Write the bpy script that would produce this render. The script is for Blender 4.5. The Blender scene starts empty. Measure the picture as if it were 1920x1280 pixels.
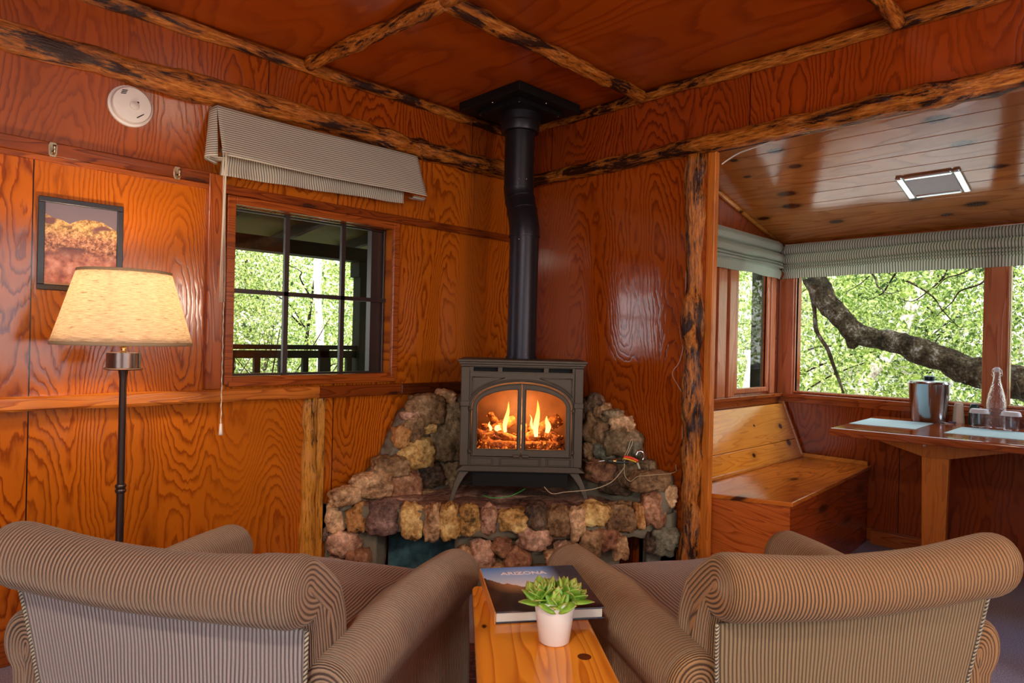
import bpy, bmesh, math, random
from mathutils import Vector, Matrix, noise
S = bpy.context.scene
COL = S.collection
PI = math.pi
R = math.radians

# ------------------------------------------------------------------ camera
FPX = 1230.0
YAW, ROLL = R(45.7), R(1.3)
CAM = Vector((-2.85, -2.92, 1.2))
Fv = Vector((math.cos(YAW), math.sin(YAW), 0)); R0 = Vector((math.sin(YAW), -math.cos(YAW), 0)); U0 = Vector((0, 0, 1))
Rv = R0*math.cos(ROLL)+U0*math.sin(ROLL); Uv = U0*math.cos(ROLL)-R0*math.sin(ROLL)
cd = bpy.data.cameras.new('camera'); cam = bpy.data.objects.new('camera', cd); COL.objects.link(cam)
cd.sensor_width = 36; cd.lens = 36*FPX/1920; cd.clip_start = .05; cd.clip_end = 200; cd.shift_y = -2/1920
M = Matrix((Rv, Uv, -Fv)).transposed().to_4x4(); M.translation = CAM
cam.matrix_world = M
S.camera = cam
# ------------------------------------------------------------------ look, world, sun, lamps
vs = S.view_settings
vs.view_transform = 'Standard'; vs.look = 'None'; vs.gamma = 1.0; vs.exposure = 0.36; vs.use_curve_mapping = False
S.cycles.use_denoising = True
S.cycles.max_bounces = 10; S.cycles.diffuse_bounces = 5; S.cycles.glossy_bounces = 5; S.cycles.transparent_max_bounces = 24
S.cycles.sample_clamp_indirect = 6.0; S.cycles.caustics_reflective = False; S.cycles.caustics_refractive = False
w = bpy.data.worlds.new('sky'); S.world = w; w.use_nodes = True
bg = w.node_tree.nodes['Background']; bg.inputs[0].default_value = (.86, .94, 1, 1); bg.inputs[1].default_value = 3.6
def light(name, kind, loc, energy, color=(1, 1, 1), **kw):
    l = bpy.data.lights.new(name, kind); l.energy = energy; l.color = color
    for k, v in kw.items(): setattr(l, k, v)
    o = bpy.data.objects.new(name, l); COL.objects.link(o); o.location = loc
    return o
sun = light('sun', 'SUN', (0, 0, 10), 4.0, (1, .95, .84), angle=R(1.0))
sun.rotation_euler = Vector((.62, .50, -.95)).to_track_quat('-Z', 'Y').to_euler()
# daylight portals in the window openings (they only guide sky sampling)
def portal(loc, rot, sx, sy):
    o = light('window_portal', 'AREA', loc, 1, shape='RECTANGLE', size=sx, size_y=sy); o.rotation_euler = rot
    o.data.cycles.is_portal = True
portal((1.70, -2.05, 1.35), (0, R(90), 0), 1.0, 2.0)
portal((-1.31, .12, 1.39), (R(-90), 0, 0), .8, .75)
portal((1.2, -.9, 1.3), (R(-90), 0, 0), .42, .8)
portal((-4.66, -3.1, 1.45), (0, R(-90), 0), 1.4, 2.4)
portal((-2.2, -5.06, 1.45), (R(90), 0, 0), 2.6, 1.4)
# added fill lamp, unseen behind the camera, to brighten the room
FILL_LAMPS = [(-3.45, -2.9, 2.30)]
for p in FILL_LAMPS:
    light('fill_lamp_light', 'POINT', p, 62, (1, .86, .70), shadow_soft_size=.09)

# ------------------------------------------------------------------ node helper
class G:
    def __init__(s, name):
        s.m = bpy.data.materials.new(name); s.m.use_nodes = True; s.t = s.m.node_tree
        s.b = s.t.nodes['Principled BSDF']; s.out = s.t.nodes['Material Output']
        s.tc = s.t.nodes.new('ShaderNodeTexCoord')
    def put(s, sock, v):
        if isinstance(v, bpy.types.NodeSocket): s.t.links.new(v, sock)
        elif v is not None:
            if hasattr(sock.default_value, '__len__'):
                v = tuple(v)
                if len(v) == 3 and len(sock.default_value) == 4: v = v+(1,)
            sock.default_value = v
    def n(s, typ, ins=None, **props):
        nd = s.t.nodes.new('ShaderNode'+typ)
        for k, v in props.items(): setattr(nd, k, v)
        for k, v in (ins or {}).items(): s.put(nd.inputs[k], v)
        return nd
    def m2(s, op, a, b=None, c=None, clamp=False):
        nd = s.n('Math', operation=op, use_clamp=clamp); s.put(nd.inputs[0], a)
        if b is not None: s.put(nd.inputs[1], b)
        if c is not None: s.put(nd.inputs[2], c)
        return nd.outputs[0]
    def xyz(s, src='Object'):
        o = s.n('SeparateXYZ', {0: s.tc.outputs[src]}).outputs
        return o[0], o[1], o[2]
    def vec(s, a, b, c): return s.n('CombineXYZ', {0: a, 1: b, 2: c}).outputs[0]
    def scale(s, v, sc, off=(0, 0, 0)): return s.n('Mapping', {0: v, 1: off, 3: sc}).outputs[0]
    def noise(s, v, scale=1, detail=2, rough=.5, dist=0):
        return s.n('TexNoise', {'Vector': v, 'Scale': scale, 'Detail': detail, 'Roughness': rough, 'Distortion': dist}).outputs[0]
    def ramp(s, f, stops, interp='LINEAR'):
        nd = s.n('ValToRGB', {0: f}); r = nd.color_ramp; r.interpolation = interp
        while len(r.elements) < len(stops): r.elements.new(.5)
        for e, (p, c) in zip(r.elements, stops):
            e.position = p; e.color = tuple(c)+(1,) if len(c) == 3 else c
        return nd.outputs[0]
    def mix(s, f, a, b, mode='MIX'):
        nd = s.n('Mix', data_type='RGBA', blend_type=mode); s.put(nd.inputs[0], f); s.put(nd.inputs[6], a); s.put(nd.inputs[7], b)
        return nd.outputs[2]
    def bump(s, h, strength=.3, dist=.01):
        nd = s.n('Bump', {'Height': h, 'Strength': strength, 'Distance': dist}); s.put(s.b.inputs['Normal'], nd.outputs[0]); return nd
    def set(s, **kw):
        al = dict(color='Base Color', rough='Roughness', metal='Metallic', spec='Specular IOR Level', coat='Coat Weight', coatr='Coat Roughness',
                  em='Emission Color', ems='Emission Strength', sheen='Sheen Weight', sheenr='Sheen Roughness', sheent='Sheen Tint', alpha='Alpha', trans='Transmission Weight', ior='IOR', sub='Subsurface Weight')
        for k, v in kw.items(): s.put(s.b.inputs[al[k]], v)
        return s

def gray(v): return (v, v, v)
def plain(name, c, rough=.5, metal=0, bumpy=0, bscale=200, **kw):
    g = G(name); g.set(rough=rough, metal=metal, **kw)
    n = g.noise(g.tc.outputs['Object'], 30, 3)
    g.set(color=g.mix(g.m2('MULTIPLY', n, .35), c, tuple(x*.6 for x in c)))
    if bumpy: g.bump(g.noise(g.tc.outputs['Object'], bscale, 2), bumpy, .002)
    return g.m

def plywood(name, ui, vi, light_c=(.62, .135, .012), dark_c=(.23, .022, .003), off=0.0, seams=True, dens=54, gloss=.2, horiz=False, width=1.22, amp=1.0):
    g = G(name); c = g.xyz(); u, v = c[ui], c[vi]
    uo = g.m2('DIVIDE', g.m2('ADD', u, off+20*width), width)
    idx = g.m2('FLOOR', uo) if seams else 0.0
    h = g.m2('MULTIPLY', idx, 13.7) if seams else 3.1
    vec = g.vec(g.m2('ADD', g.m2('MULTIPLY', u, 2.7), h), g.m2('MULTIPLY', v, .62), h)
    n1 = g.noise(vec, 1, 1.5, .4)
    n2 = g.noise(g.vec(g.m2('MULTIPLY', u, 12), g.m2('MULTIPLY', v, 5), h), 1, 2, .5)
    n3 = g.noise(g.vec(g.m2('MULTIPLY', u, 60), g.m2('MULTIPLY', v, 12), h), 1, 2, .6)
    f = g.m2('ADD', g.m2('ADD', n1, g.m2('MULTIPLY', n2, .05)), g.m2('MULTIPLY', n3, .016))
    fr = g.m2('FRACT', g.m2('MULTIPLY', f, dens))
    ring = g.ramp(fr, [(0, gray(.25)), (.10, gray(0)), (.50, gray(.06)), (.74, gray(.55)), (.88, gray(1)), (1, gray(.7))])
    # where the grain runs quiet
    quiet = g.ramp(g.noise(g.vec(g.m2('MULTIPLY', u, 1.9), g.m2('MULTIPLY', v, .6), g.m2('ADD', h, 7.0) if seams else 9.0), 1, 1), [(.36, gray(.5)), (.50, gray(1))])
    ringv = g.m2('MULTIPLY', g.m2('MULTIPLY', ring, quiet), amp)
    col = g.mix(ringv, light_c, dark_c)
    blotch = g.noise(g.vec(g.m2('ADD', g.m2('MULTIPLY', u, 2.0), h), g.m2('MULTIPLY', v, 1.2), 4.0), 1, 3)
    col = g.mix(g.ramp(blotch, [(.35, gray(0)), (.7, gray(.55))]), col, tuple(x*.55 for x in light_c))
    fib = g.noise(g.vec(g.m2('MULTIPLY', u, 220), g.m2('MULTIPLY', v, 7), 0.0), 1, 1)
    col = g.mix(g.m2('MULTIPLY', fib, .35), col, tuple(x*.6 for x in light_c))
    if seams:
        wn = g.n('TexWhiteNoise', {'W': idx}, noise_dimensions='1D').outputs[0]
        col = g.mix(g.m2('MULTIPLY', wn, .35), col, g.mix(1.0, col, (.72, .6, .5), 'MULTIPLY'))
        s = g.m2('GREATER_THAN', g.m2('ABSOLUTE', g.m2('SUBTRACT', g.m2('FRACT', uo), .5)), .4982)
        col = g.mix(s, col, (.02, .004, .001))
    g.set(color=col, rough=gloss, spec=.5)
    bh = g.m2('ADD', g.m2('MULTIPLY', ringv, -.5), g.m2('MULTIPLY', g.noise(g.vec(g.m2('MULTIPLY', u, 14), g.m2('MULTIPLY', v, 4), 0.0), 1, 3), 1.6))
    g.bump(bh, .13, .004)
    return g.m

def wood(name, axis, base=(.55, .17, .03), dark=(.25, .05, .01), knots=0.0, gloss=.2, k=1.0, spacing=(2.2, 7)):
    """solid board with long grain on one axis, optional knots"""
    g = G(name); c = list(g.xyz()); a = c[axis]; o = [c[i] for i in range(3) if i != axis]
    across = g.m2('ADD', o[0], g.m2('MULTIPLY', o[1], 1.31))
    n1 = g.noise(g.vec(g.m2('MULTIPLY', a, 1.3*k), g.m2('MULTIPLY', across, 9*k), 0.0), 1, 2, .5)
    fr = g.m2('FRACT', g.m2('MULTIPLY', n1, 13))
    ring = g.ramp(fr, [(0, gray(0)), (.6, gray(.25)), (.9, gray(.85)), (1, gray(0))])
    col = g.mix(ring, base, dark)
    bl = g.noise(g.scale(g.tc.outputs['Object'], (3, 3, 3)), 1, 2)
    col = g.mix(g.ramp(bl, [(.4, gray(0)), (.75, gray(.6))]), col, tuple(x*.6 for x in base))
    if knots:
        vn = g.n('TexVoronoi', {'Vector': g.vec(g.m2('MULTIPLY', a, spacing[0]), g.m2('MULTIPLY', across, spacing[1]), 0.0), 'Scale': 1, 'Randomness': 1}, voronoi_dimensions='2D'); cr = g.n('SeparateColor', {0: vn.outputs['Color']}).outputs
        vo = g.m2('ADD', g.m2('DIVIDE', vn.outputs[0], g.m2('ADD', cr[0], .45)), g.m2('MULTIPLY', g.m2('LESS_THAN', cr[1], .42), 5.0))
        wob = g.m2('ADD', vo, g.m2('MULTIPLY', g.m2('SUBTRACT', g.noise(g.tc.outputs['Object'], 40, 2), .5), .05))
        kn = g.ramp(wob, [(0, gray(1)), (knots*.55, gray(.95)), (knots, gray(0))])
        halo = g.ramp(wob, [(knots, gray(.6)), (knots*2.4, gray(0))])
        col = g.mix(halo, col, tuple(x*.6 for x in base)); col = g.mix(kn, col, (.045, .012, .005))
    g.set(color=col, rough=gloss)
    g.bump(g.m2('ADD', ring, g.noise(g.scale(g.tc.outputs['Object'], (30, 30, 30)), 1, 2)), .1, .002)
    return g.m

def log_mat(name, axis, light_c=(.46, .13, .012), dark_c=(.028, .007, .003), bark=.475):
    g = G(name); sc = [17, 17, 17]; sc[axis] = 3.2
    v = g.scale(g.tc.outputs['Object'], sc)
    n = g.noise(v, 1, 6, .70, .6)
    sc2 = [110, 110, 110]; sc2[axis] = 12
    n2 = g.noise(g.scale(g.tc.outputs['Object'], sc2), 1, 4, .65)
    base = g.ramp(n2, [(.34, tuple(x*.30 for x in light_c)), (.50, light_c), (.66, (.70, .28, .045))])
    big = g.noise(g.scale(g.tc.outputs['Object'], (3, 3, 3)), 1, 2)
    f = g.m2('ADD', g.m2('ADD', n, g.m2('MULTIPLY', g.m2('SUBTRACT', n2, .5), .35)), g.m2('MULTIPLY', g.m2('SUBTRACT', big, .5), .35))
    dk = g.ramp(f, [(bark, gray(0)), (bark+.10, gray(1))])
    col = g.mix(dk, base, dark_c)
    g.set(color=col, rough=.27, spec=.45)
    g.bump(g.m2('ADD', g.m2('MULTIPLY', n, 1.2), g.m2('MULTIPLY', n2, .8)), 1.0, .012)
    return g.m

def ticking(name, pitch=.011, line=(.05, .06, .05), cloth=(.92, .87, .72), frac=.29):
    """ticking stripes: UV.x carries metres across the stripes"""
    g = G(name); uv = g.n('SeparateXYZ', {0: g.tc.outputs['UV']}).outputs
    wob = g.m2('MULTIPLY', g.m2('SUBTRACT', g.noise(g.tc.outputs['Object'], 9, 1), .5), .006)
    fr = g.m2('FRACT', g.m2('DIVIDE', g.m2('ADD', uv[0], wob), pitch))
    col = g.ramp(fr, [(0, line), (frac-.06, line), (frac+.02, cloth), (.97, cloth)])
    wv = g.noise(g.tc.outputs['Object'], 900, 1)
    col = g.mix(g.m2('MULTIPLY', wv, .25), col, (.45, .42, .36))
    g.set(color=col, rough=.9, spec=.15)
    g.bump(wv, .2, .001)
    tr = g.n('BsdfTranslucent', {0: col}).outputs[0]
    mx = g.n('MixShader', {0: .42, 1: g.b.outputs[0], 2: tr}); g.t.links.new(mx.outputs[0], g.out.inputs[0])
    return g.m

def corduroy(name, light_c, dark_c, sheen_c, pitch=.0094, sheen=.28, groove=1.0):
    g = G(name); uv = g.n('SeparateXYZ', {0: g.tc.outputs['UV']}).outputs
    wob = g.m2('MULTIPLY', g.m2('SUBTRACT', g.noise(g.tc.outputs['Object'], 7, 1), .5), .010)
    fr = g.m2('FRACT', g.m2('DIVIDE', g.m2('ADD', uv[0], wob), pitch))
    prof = g.m2('SINE', g.m2('MULTIPLY', fr, PI))
    col = g.ramp(prof, [(.36, dark_c), (.60, tuple(.45*a+.55*b for a, b in zip(light_c, dark_c))), (.86, light_c)])
    nap = g.noise(g.tc.outputs['Object'], 260, 2)
    col = g.mix(g.m2('MULTIPLY', nap, .45), col, tuple(x*.45 for x in light_c))
    patch = g.noise(g.tc.outputs['Object'], 3.5, 3)
    col = g.mix(g.ramp(patch, [(.4, gray(0)), (.7, gray(.3))]), col, tuple(x*.7 for x in light_c))
    g.set(color=col, rough=.85, spec=.2, sheen=sheen, sheenr=.35, sheent=sheen_c)
    g.bump(g.m2('ADD', prof, g.m2('MULTIPLY', nap, .3)), groove, .0025)
    return g.m

# ------------------------------------------------------------------ mesh helper
class MB:
    def __init__(s): s.v = []; s.f = []; s.uv = None
    def add(s, vs_, fs, us=None):
        b = len(s.v); s.v += [tuple(p) for p in vs_]; s.f += [tuple(i+b for i in f) for f in fs]
        if us is not None:
            if s.uv is None: s.uv = [0.0]*b
            s.uv += list(us)
        elif s.uv is not None: s.uv += [0.0]*len(vs_)
        return s
    def box(s, x0, x1, y0, y1, z0, z1, us=None):
        v = [(x, y, z) for x in (x0, x1) for y in (y0, y1) for z in (z0, z1)]
        return s.add(v, [(0, 1, 3, 2), (4, 6, 7, 5), (0, 4, 5, 1), (2, 3, 7, 6), (0, 2, 6, 4), (1, 5, 7, 3)], us)
    def obox(s, c, h, m=None):
        m = m or Matrix.Identity(3); c = Vector(c)
        v = [c+m@Vector((x*h[0], y*h[1], z*h[2])) for x in (-1, 1) for y in (-1, 1) for z in (-1, 1)]
        return s.add(v, [(0, 1, 3, 2), (4, 6, 7, 5), (0, 4, 5, 1), (2, 3, 7, 6), (0, 2, 6, 4), (1, 5, 7, 3)])
    def prism(s, poly, a0, a1, mp):
        n = len(poly); v = [mp(p[0], p[1], a0) for p in poly]+[mp(p[0], p[1], a1) for p in poly]
        return s.add(v, [tuple(range(n)), tuple(reversed(range(n, 2*n)))]+[(i, i+n, (i+1) % n+n, (i+1) % n) for i in range(n)])
    def ring(s, outer, inner, a0, a1, mp):
        n = len(outer)
        v = [mp(p[0], p[1], a0) for p in outer]+[mp(p[0], p[1], a0) for p in inner]+[mp(p[0], p[1], a1) for p in outer]+[mp(p[0], p[1], a1) for p in inner]
        f = []
        for i in range(n):
            j = (i+1) % n
            f += [(i, j, n+j, n+i), (2*n+i, 3*n+i, 3*n+j, 2*n+j), (i, 2*n+i, 2*n+j, j), (n+i, n+j, 3*n+j, 3*n+i)]
        return s.add(v, f)
    def tube(s, pts, rad, seg=12, cap=True, lump=0, seed=0, lscale=8, flat=None):
        pts = [Vector(p) for p in pts]; n = len(pts)
        if not hasattr(rad, '__len__'): rad = [rad]*n
        up = Vector((0, 0, 1)); rings = []; vs2 = []
        t0 = (pts[1]-pts[0]).normalized(); side = t0.cross(up)
        if side.length < .1: side = Vector((1, 0, 0))
        side.normalize()
        for i in range(n):
            t = (pts[min(i+1, n-1)]-pts[max(i-1, 0)]).normalized()
            side = (side-t*side.dot(t)).normalized(); nb = t.cross(side)
            for k in range(seg):
                a = 2*PI*k/seg; d = side*math.cos(a)+nb*math.sin(a); r = rad[i]
                if lump: r *= 1+lump*noise.fractal((pts[i]+d*rad[i])*lscale+Vector((seed, seed*2.3, 0)), 1, 2, 3)
                vs2.append(pts[i]+d*r)
        f = [(i*seg+k, i*seg+(k+1) % seg, (i+1)*seg+(k+1) % seg, (i+1)*seg+k) for i in range(n-1) for k in range(seg)]
        if cap: f += [tuple(reversed(range(seg))), tuple(range((n-1)*seg, n*seg))]
        return s.add(vs2, f)
    def lathe(s, prof, seg=32, c=(0, 0, 0), cap=False):
        n = len(prof)
        v = [(c[0]+r*math.cos(2*PI*k/seg), c[1]+r*math.sin(2*PI*k/seg), c[2]+z) for r, z in prof for k in range(seg)]
        f = [(i*seg+k, i*seg+(k+1) % seg, (i+1)*seg+(k+1) % seg, (i+1)*seg+k) for i in range(n-1) for k in range(seg)]
        if cap: f += [tuple(reversed(range(seg))), tuple(range((n-1)*seg, n*seg))]
        return s.add(v, f)
    def grid(s, nu, nv, fn, ufn=None, close=False):
        v = [fn(i/nu, j/nv) for i in range(nu+1) for j in range(nv+1)]
        u = [ufn(i/nu, j/nv) for i in range(nu+1) for j in range(nv+1)] if ufn else None
        f = [(i*(nv+1)+j, (i+1)*(nv+1)+j, (i+1)*(nv+1)+j+1, i*(nv+1)+j+1) for i in range(nu) for j in range(nv)]
        return s.add(v, f, u)
    def build(s, name, mat, parent=None, smooth=False, bevel=0, sub=0, solid=0, recalc=True, seg=2):
        me = bpy.data.meshes.new(name); me.from_pydata(s.v, [], s.f)
        if s.uv is not None:
            lay = me.uv_layers.new(name='UVMap')
            for l in me.loops: lay.data[l.index].uv = (s.uv[l.vertex_index], 0)
        if recalc:
            bm = bmesh.new(); bm.from_mesh(me); bmesh.ops.recalc_face_normals(bm, faces=bm.faces); bm.to_mesh(me); bm.free()
        me.materials.append(mat)
        if smooth: me.polygons.foreach_set('use_smooth', [True]*len(me.polygons))
        o = bpy.data.objects.new(name, me); COL.objects.link(o)
        if parent: o.parent = parent
        if solid: m = o.modifiers.new('s', 'SOLIDIFY'); m.thickness = solid; m.offset = 0
        if bevel: m = o.modifiers.new('b', 'BEVEL'); m.width = bevel; m.segments = seg; m.limit_method = 'ANGLE'; m.angle_limit = R(35)
        if sub: m = o.modifiers.new('u', 'SUBSURF'); m.levels = sub; m.render_levels = sub
        return o

def boxo(name, dims, mat, parent=None, bevel=.003): return MB().box(*dims).build(name, mat, parent, bevel=bevel)
def struct(o, **kw): o['kind'] = 'structure'; return o
def tag(o, label, cat, group=None, kind=None):
    o['label'] = label; o['category'] = cat
    if group: o['group'] = group
    if kind: o['kind'] = kind
    return o
def thing(name, label, cat, loc=(0, 0, 0), rz=0, group=None):
    o = bpy.data.objects.new(name, None); COL.objects.link(o); o.location = loc; o.rotation_euler = (0, 0, rz); o.empty_display_size = .1
    return tag(o, label, cat, group)
def dup(root):
    r = root.copy(); COL.objects.link(r)
    for ch in list(root.children):
        c = ch.copy(); COL.objects.link(c); c.parent = r
        for g2 in ch.children:
            d = g2.copy(); COL.objects.link(d); d.parent = c
    return r
def autosmooth(o, ang=40):
    me = o.data; me.polygons.foreach_set('use_smooth', [True]*len(me.polygons))
    bm = bmesh.new(); bm.from_mesh(me)
    for e in bm.edges:
        e.smooth = not (len(e.link_faces) == 2 and e.calc_face_angle(0) > R(ang))
    bm.to_mesh(me); bm.free(); return o

# ------------------------------------------------------------------ materials
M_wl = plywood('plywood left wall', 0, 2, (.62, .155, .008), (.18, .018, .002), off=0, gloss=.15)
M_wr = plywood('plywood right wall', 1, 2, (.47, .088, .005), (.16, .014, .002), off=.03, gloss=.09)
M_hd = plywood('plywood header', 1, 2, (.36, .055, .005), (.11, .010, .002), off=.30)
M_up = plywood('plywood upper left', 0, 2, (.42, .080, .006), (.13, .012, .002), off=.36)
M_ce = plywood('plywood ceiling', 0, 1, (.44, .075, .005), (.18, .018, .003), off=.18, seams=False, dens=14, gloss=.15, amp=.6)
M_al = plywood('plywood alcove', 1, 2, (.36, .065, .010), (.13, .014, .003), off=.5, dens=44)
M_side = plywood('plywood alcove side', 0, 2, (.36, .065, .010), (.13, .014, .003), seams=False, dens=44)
M_trx = wood('stained board x', 0, (.40, .092, .012), (.13, .018, .003), gloss=.2)
M_try = wood('stained board y', 1, (.44, .115, .026), (.16, .02, .004), gloss=.2)
M_trz = wood('stained board z', 2, (.42, .10, .015), (.16, .02, .004), gloss=.2)
M_ledge = wood('ledge board', 0, (.62, .19, .025), (.28, .05, .006), knots=.05, gloss=.2, spacing=(1.1, 5))
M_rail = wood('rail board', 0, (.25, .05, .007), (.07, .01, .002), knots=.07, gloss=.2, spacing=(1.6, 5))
M_sash = wood('alcove window frame', 2, (.62, .21, .085), (.40, .10, .03), gloss=.2, k=.6)  # brighter copy of the stained board; pinkish light is in the colour
M_pinex = wood('knotty pine x', 0, (.66, .27, .045), (.42, .13, .02), knots=.10, gloss=.14)
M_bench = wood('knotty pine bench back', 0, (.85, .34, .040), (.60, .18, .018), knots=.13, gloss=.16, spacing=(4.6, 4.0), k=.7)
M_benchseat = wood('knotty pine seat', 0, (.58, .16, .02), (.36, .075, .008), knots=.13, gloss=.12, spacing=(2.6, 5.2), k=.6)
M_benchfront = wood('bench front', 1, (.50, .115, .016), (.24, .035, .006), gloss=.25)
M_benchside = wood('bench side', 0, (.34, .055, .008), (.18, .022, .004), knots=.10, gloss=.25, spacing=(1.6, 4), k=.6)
M_post = wood('pedestal board', 2, (.62, .19, .022), (.42, .10, .012), gloss=.3)
M_piney = wood('knotty pine planks', 1, (.52, .20, .045), (.34, .10, .018), knots=.13, gloss=.12, spacing=(2.4, 6), k=.5)
M_tabt = wood('dining table top', 1, (.36, .085, .018), (.16, .03, .008), gloss=.09)
M_endt = wood('end table', 0, (.84, .32, .030), (.50, .125, .01), knots=.045, gloss=.07, spacing=(2.5, 5), k=.8)
M_logx = log_mat('peeled log x', 0); M_logy = log_mat('peeled log y', 1); M_logz = log_mat('peeled log z', 2, light_c=(.50, .15, .014), bark=.485)
M_splitz = log_mat('split log z', 2, light_c=(.72, .30, .03), bark=.60)
M_black = plain('black metal', (.012, .011, .012), .5, .6)
M_pipe = plain('stove pipe metal', (.030, .027, .034), .38, .7)
M_iron = plain('cast iron', (.105, .083, .060), .55, .5, bumpy=.35, bscale=500)
M_ironx = plain('dark cavity', (.004, .004, .004), .9)
M_white = plain('white plastic', (.80, .74, .68), .35)
M_chrome = plain('chrome', (.75, .73, .70), .15, 1)
M_mortar = plain('mortar', (.22, .195, .135), .95, bumpy=.9, bscale=60)
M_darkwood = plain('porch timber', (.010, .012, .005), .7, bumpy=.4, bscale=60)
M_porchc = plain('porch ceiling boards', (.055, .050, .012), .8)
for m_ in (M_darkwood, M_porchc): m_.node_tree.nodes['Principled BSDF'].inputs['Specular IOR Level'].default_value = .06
M_muntin = plain('muntin', (.020, .008, .006), .4)
M_cream = plain('cream cord', (.75, .68, .52), .8)

def glass_mat(name, tint=(1, 1, 1), refl=.9, rough=0.0, base=.025, edge=.35):
    g = G(name); tr = g.n('BsdfTransparent', {0: tint}); gl = g.n('BsdfGlossy', {0: (refl, refl, refl), 'Roughness': rough})
    fc = g.n('LayerWeight', {0: .5}).outputs['Facing']
    f_ = g.m2('ADD', g.m2('MULTIPLY', g.m2('POWER', fc, 4.0), edge), base)
    mx = g.n('MixShader', {0: f_, 1: tr.outputs[0], 2: gl.outputs[0]})
    g.t.links.new(mx.outputs[0], g.out.inputs[0]); return g.m
M_glass = glass_mat('window glass')
M_sglass = glass_mat('stove glass', (1, .86, .72))

def carpet():
    g = G('carpet'); o = g.tc.outputs['Object']
    n = g.noise(o, 240, 3, .7); n2 = g.noise(o, 1.2, 2)
    a = g.ramp(n, [(.3, (.14, .15, .27)), (.5, (.34, .35, .55)), (.7, (.62, .64, .80))])
    b = g.ramp(n, [(.3, (.12, .09, .10)), (.5, (.33, .26, .26)), (.7, (.62, .52, .50))])
    g.set(color=g.mix(g.ramp(n2, [(.4, gray(0)), (.6, gray(1))]), a, b), rough=.98, spec=.05)
    g.bump(n, .8, .006); return g.m
M_carpet = carpet()

# ------------------------------------------------------------------ the room
H = 2.50
XF = 1.64; YL = -.965; YR = -3.15
def aceil(x): return 1.905+(XF-x)*.235
struct(MB().box(-4.75, 0.0, -5.15, 0.0, -.12, 0).box(0, XF+.1, YR-.1, YL+.1, -.12, 0).build('floor', M_carpet))
struct(MB().box(-4.75, .12, -5.15, .12, H, H+.1).build('ceiling', M_ce))
# left wall with the porch window (hole x -1.72..-.90, z 1.015..1.768)
WX0, WX1, WZ0, WZ1 = -1.72, -.90, 1.015, 1.768
mb = MB().box(-4.75, WX0, 0, .12, -.02, 2.2).box(WX1, .1, 0, .12, -.02, 2.2).box(WX0, WX1, 0, .12, -.02, WZ0).box(WX0, WX1, 0, .12, WZ1, 2.2)
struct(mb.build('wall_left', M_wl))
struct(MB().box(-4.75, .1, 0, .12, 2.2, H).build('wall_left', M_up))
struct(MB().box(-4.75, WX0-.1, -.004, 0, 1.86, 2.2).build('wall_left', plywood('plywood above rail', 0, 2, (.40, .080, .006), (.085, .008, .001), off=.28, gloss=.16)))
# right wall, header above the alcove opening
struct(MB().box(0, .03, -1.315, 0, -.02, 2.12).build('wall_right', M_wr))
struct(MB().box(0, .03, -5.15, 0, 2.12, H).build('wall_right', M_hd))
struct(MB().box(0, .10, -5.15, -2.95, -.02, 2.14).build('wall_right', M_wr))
# unseen walls behind the camera, each with a wide window added for daylight
struct(MB().box(-4.75, -4.65, -5.15, 0, -.02, .75).box(-4.75, -4.65, -5.15, 0, 2.15, H).box(-4.75, -4.65, -1.9, 0, .75, 2.15).box(-4.75, -4.65, -5.15, -4.3, .75, 2.15).build('wall_back', M_wr))
struct(MB().box(-4.75, .1, -5.15, -5.05, -.02, .75).box(-4.75, .1, -5.15, -5.05, 2.15, H).box(-4.75, -3.5, -5.15, -5.05, .75, 2.15).box(-.9, .1, -5.15, -5.05, .75, 2.15).build('wall_front', M_wl))
wn = MB()
for y in (-4.3, -3.1, -1.94): wn.box(-4.74, -4.66, y, y+.04, .75, 2.15)
wn.box(-4.74, -4.66, -4.3, -1.9, .75, .80).box(-4.74, -4.66, -4.3, -1.9, 2.10, 2.15)
struct(wn.build('window_4', M_trz))
wn = MB()
for x in (-3.5, -2.2, -.94): wn.box(x, x+.04, -5.14, -5.06, .75, 2.15)
wn.box(-3.5, -.9, -5.14, -5.06, .75, .80).box(-3.5, -.9, -5.14, -5.06, 2.10, 2.15)
struct(wn.build('window_5', M_trz))
# alcove shell
GY0, GY1, GY2, GY3, GZ0, GZ1 = -1.078, -2.125, -2.244, -3.08, .902, 1.82
mb = MB().box(XF, XF+.08, YR, YL, -.02, GZ0).box(XF, XF+.08, YR, YL, GZ1, 2.3).box(XF, XF+.08, GY0, YL, GZ0, GZ1).box(XF, XF+.08, GY2, GY1, GZ0, GZ1).box(XF, XF+.08, YR, GY3, GZ0, GZ1)
struct(mb.build('wall_alcove', M_al))
SX0, SX1 = 1.01, 1.425
mb = MB().box(.03, SX0, YL, YL+.018, -.02, 2.35).box(SX1, XF+.08, YL, YL+.018, -.02, 2.35).box(SX0, SX1, YL, YL+.018, -.02, .93).box(SX0, SX1, YL, YL+.018, 1.80, 2.35)
struct(mb.build('wall_alcove_left', M_side))
struct(MB().box(.10, XF+.08, YR-.08, YR, -.02, 2.35).build('wall_alcove_right', M_side))
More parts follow.
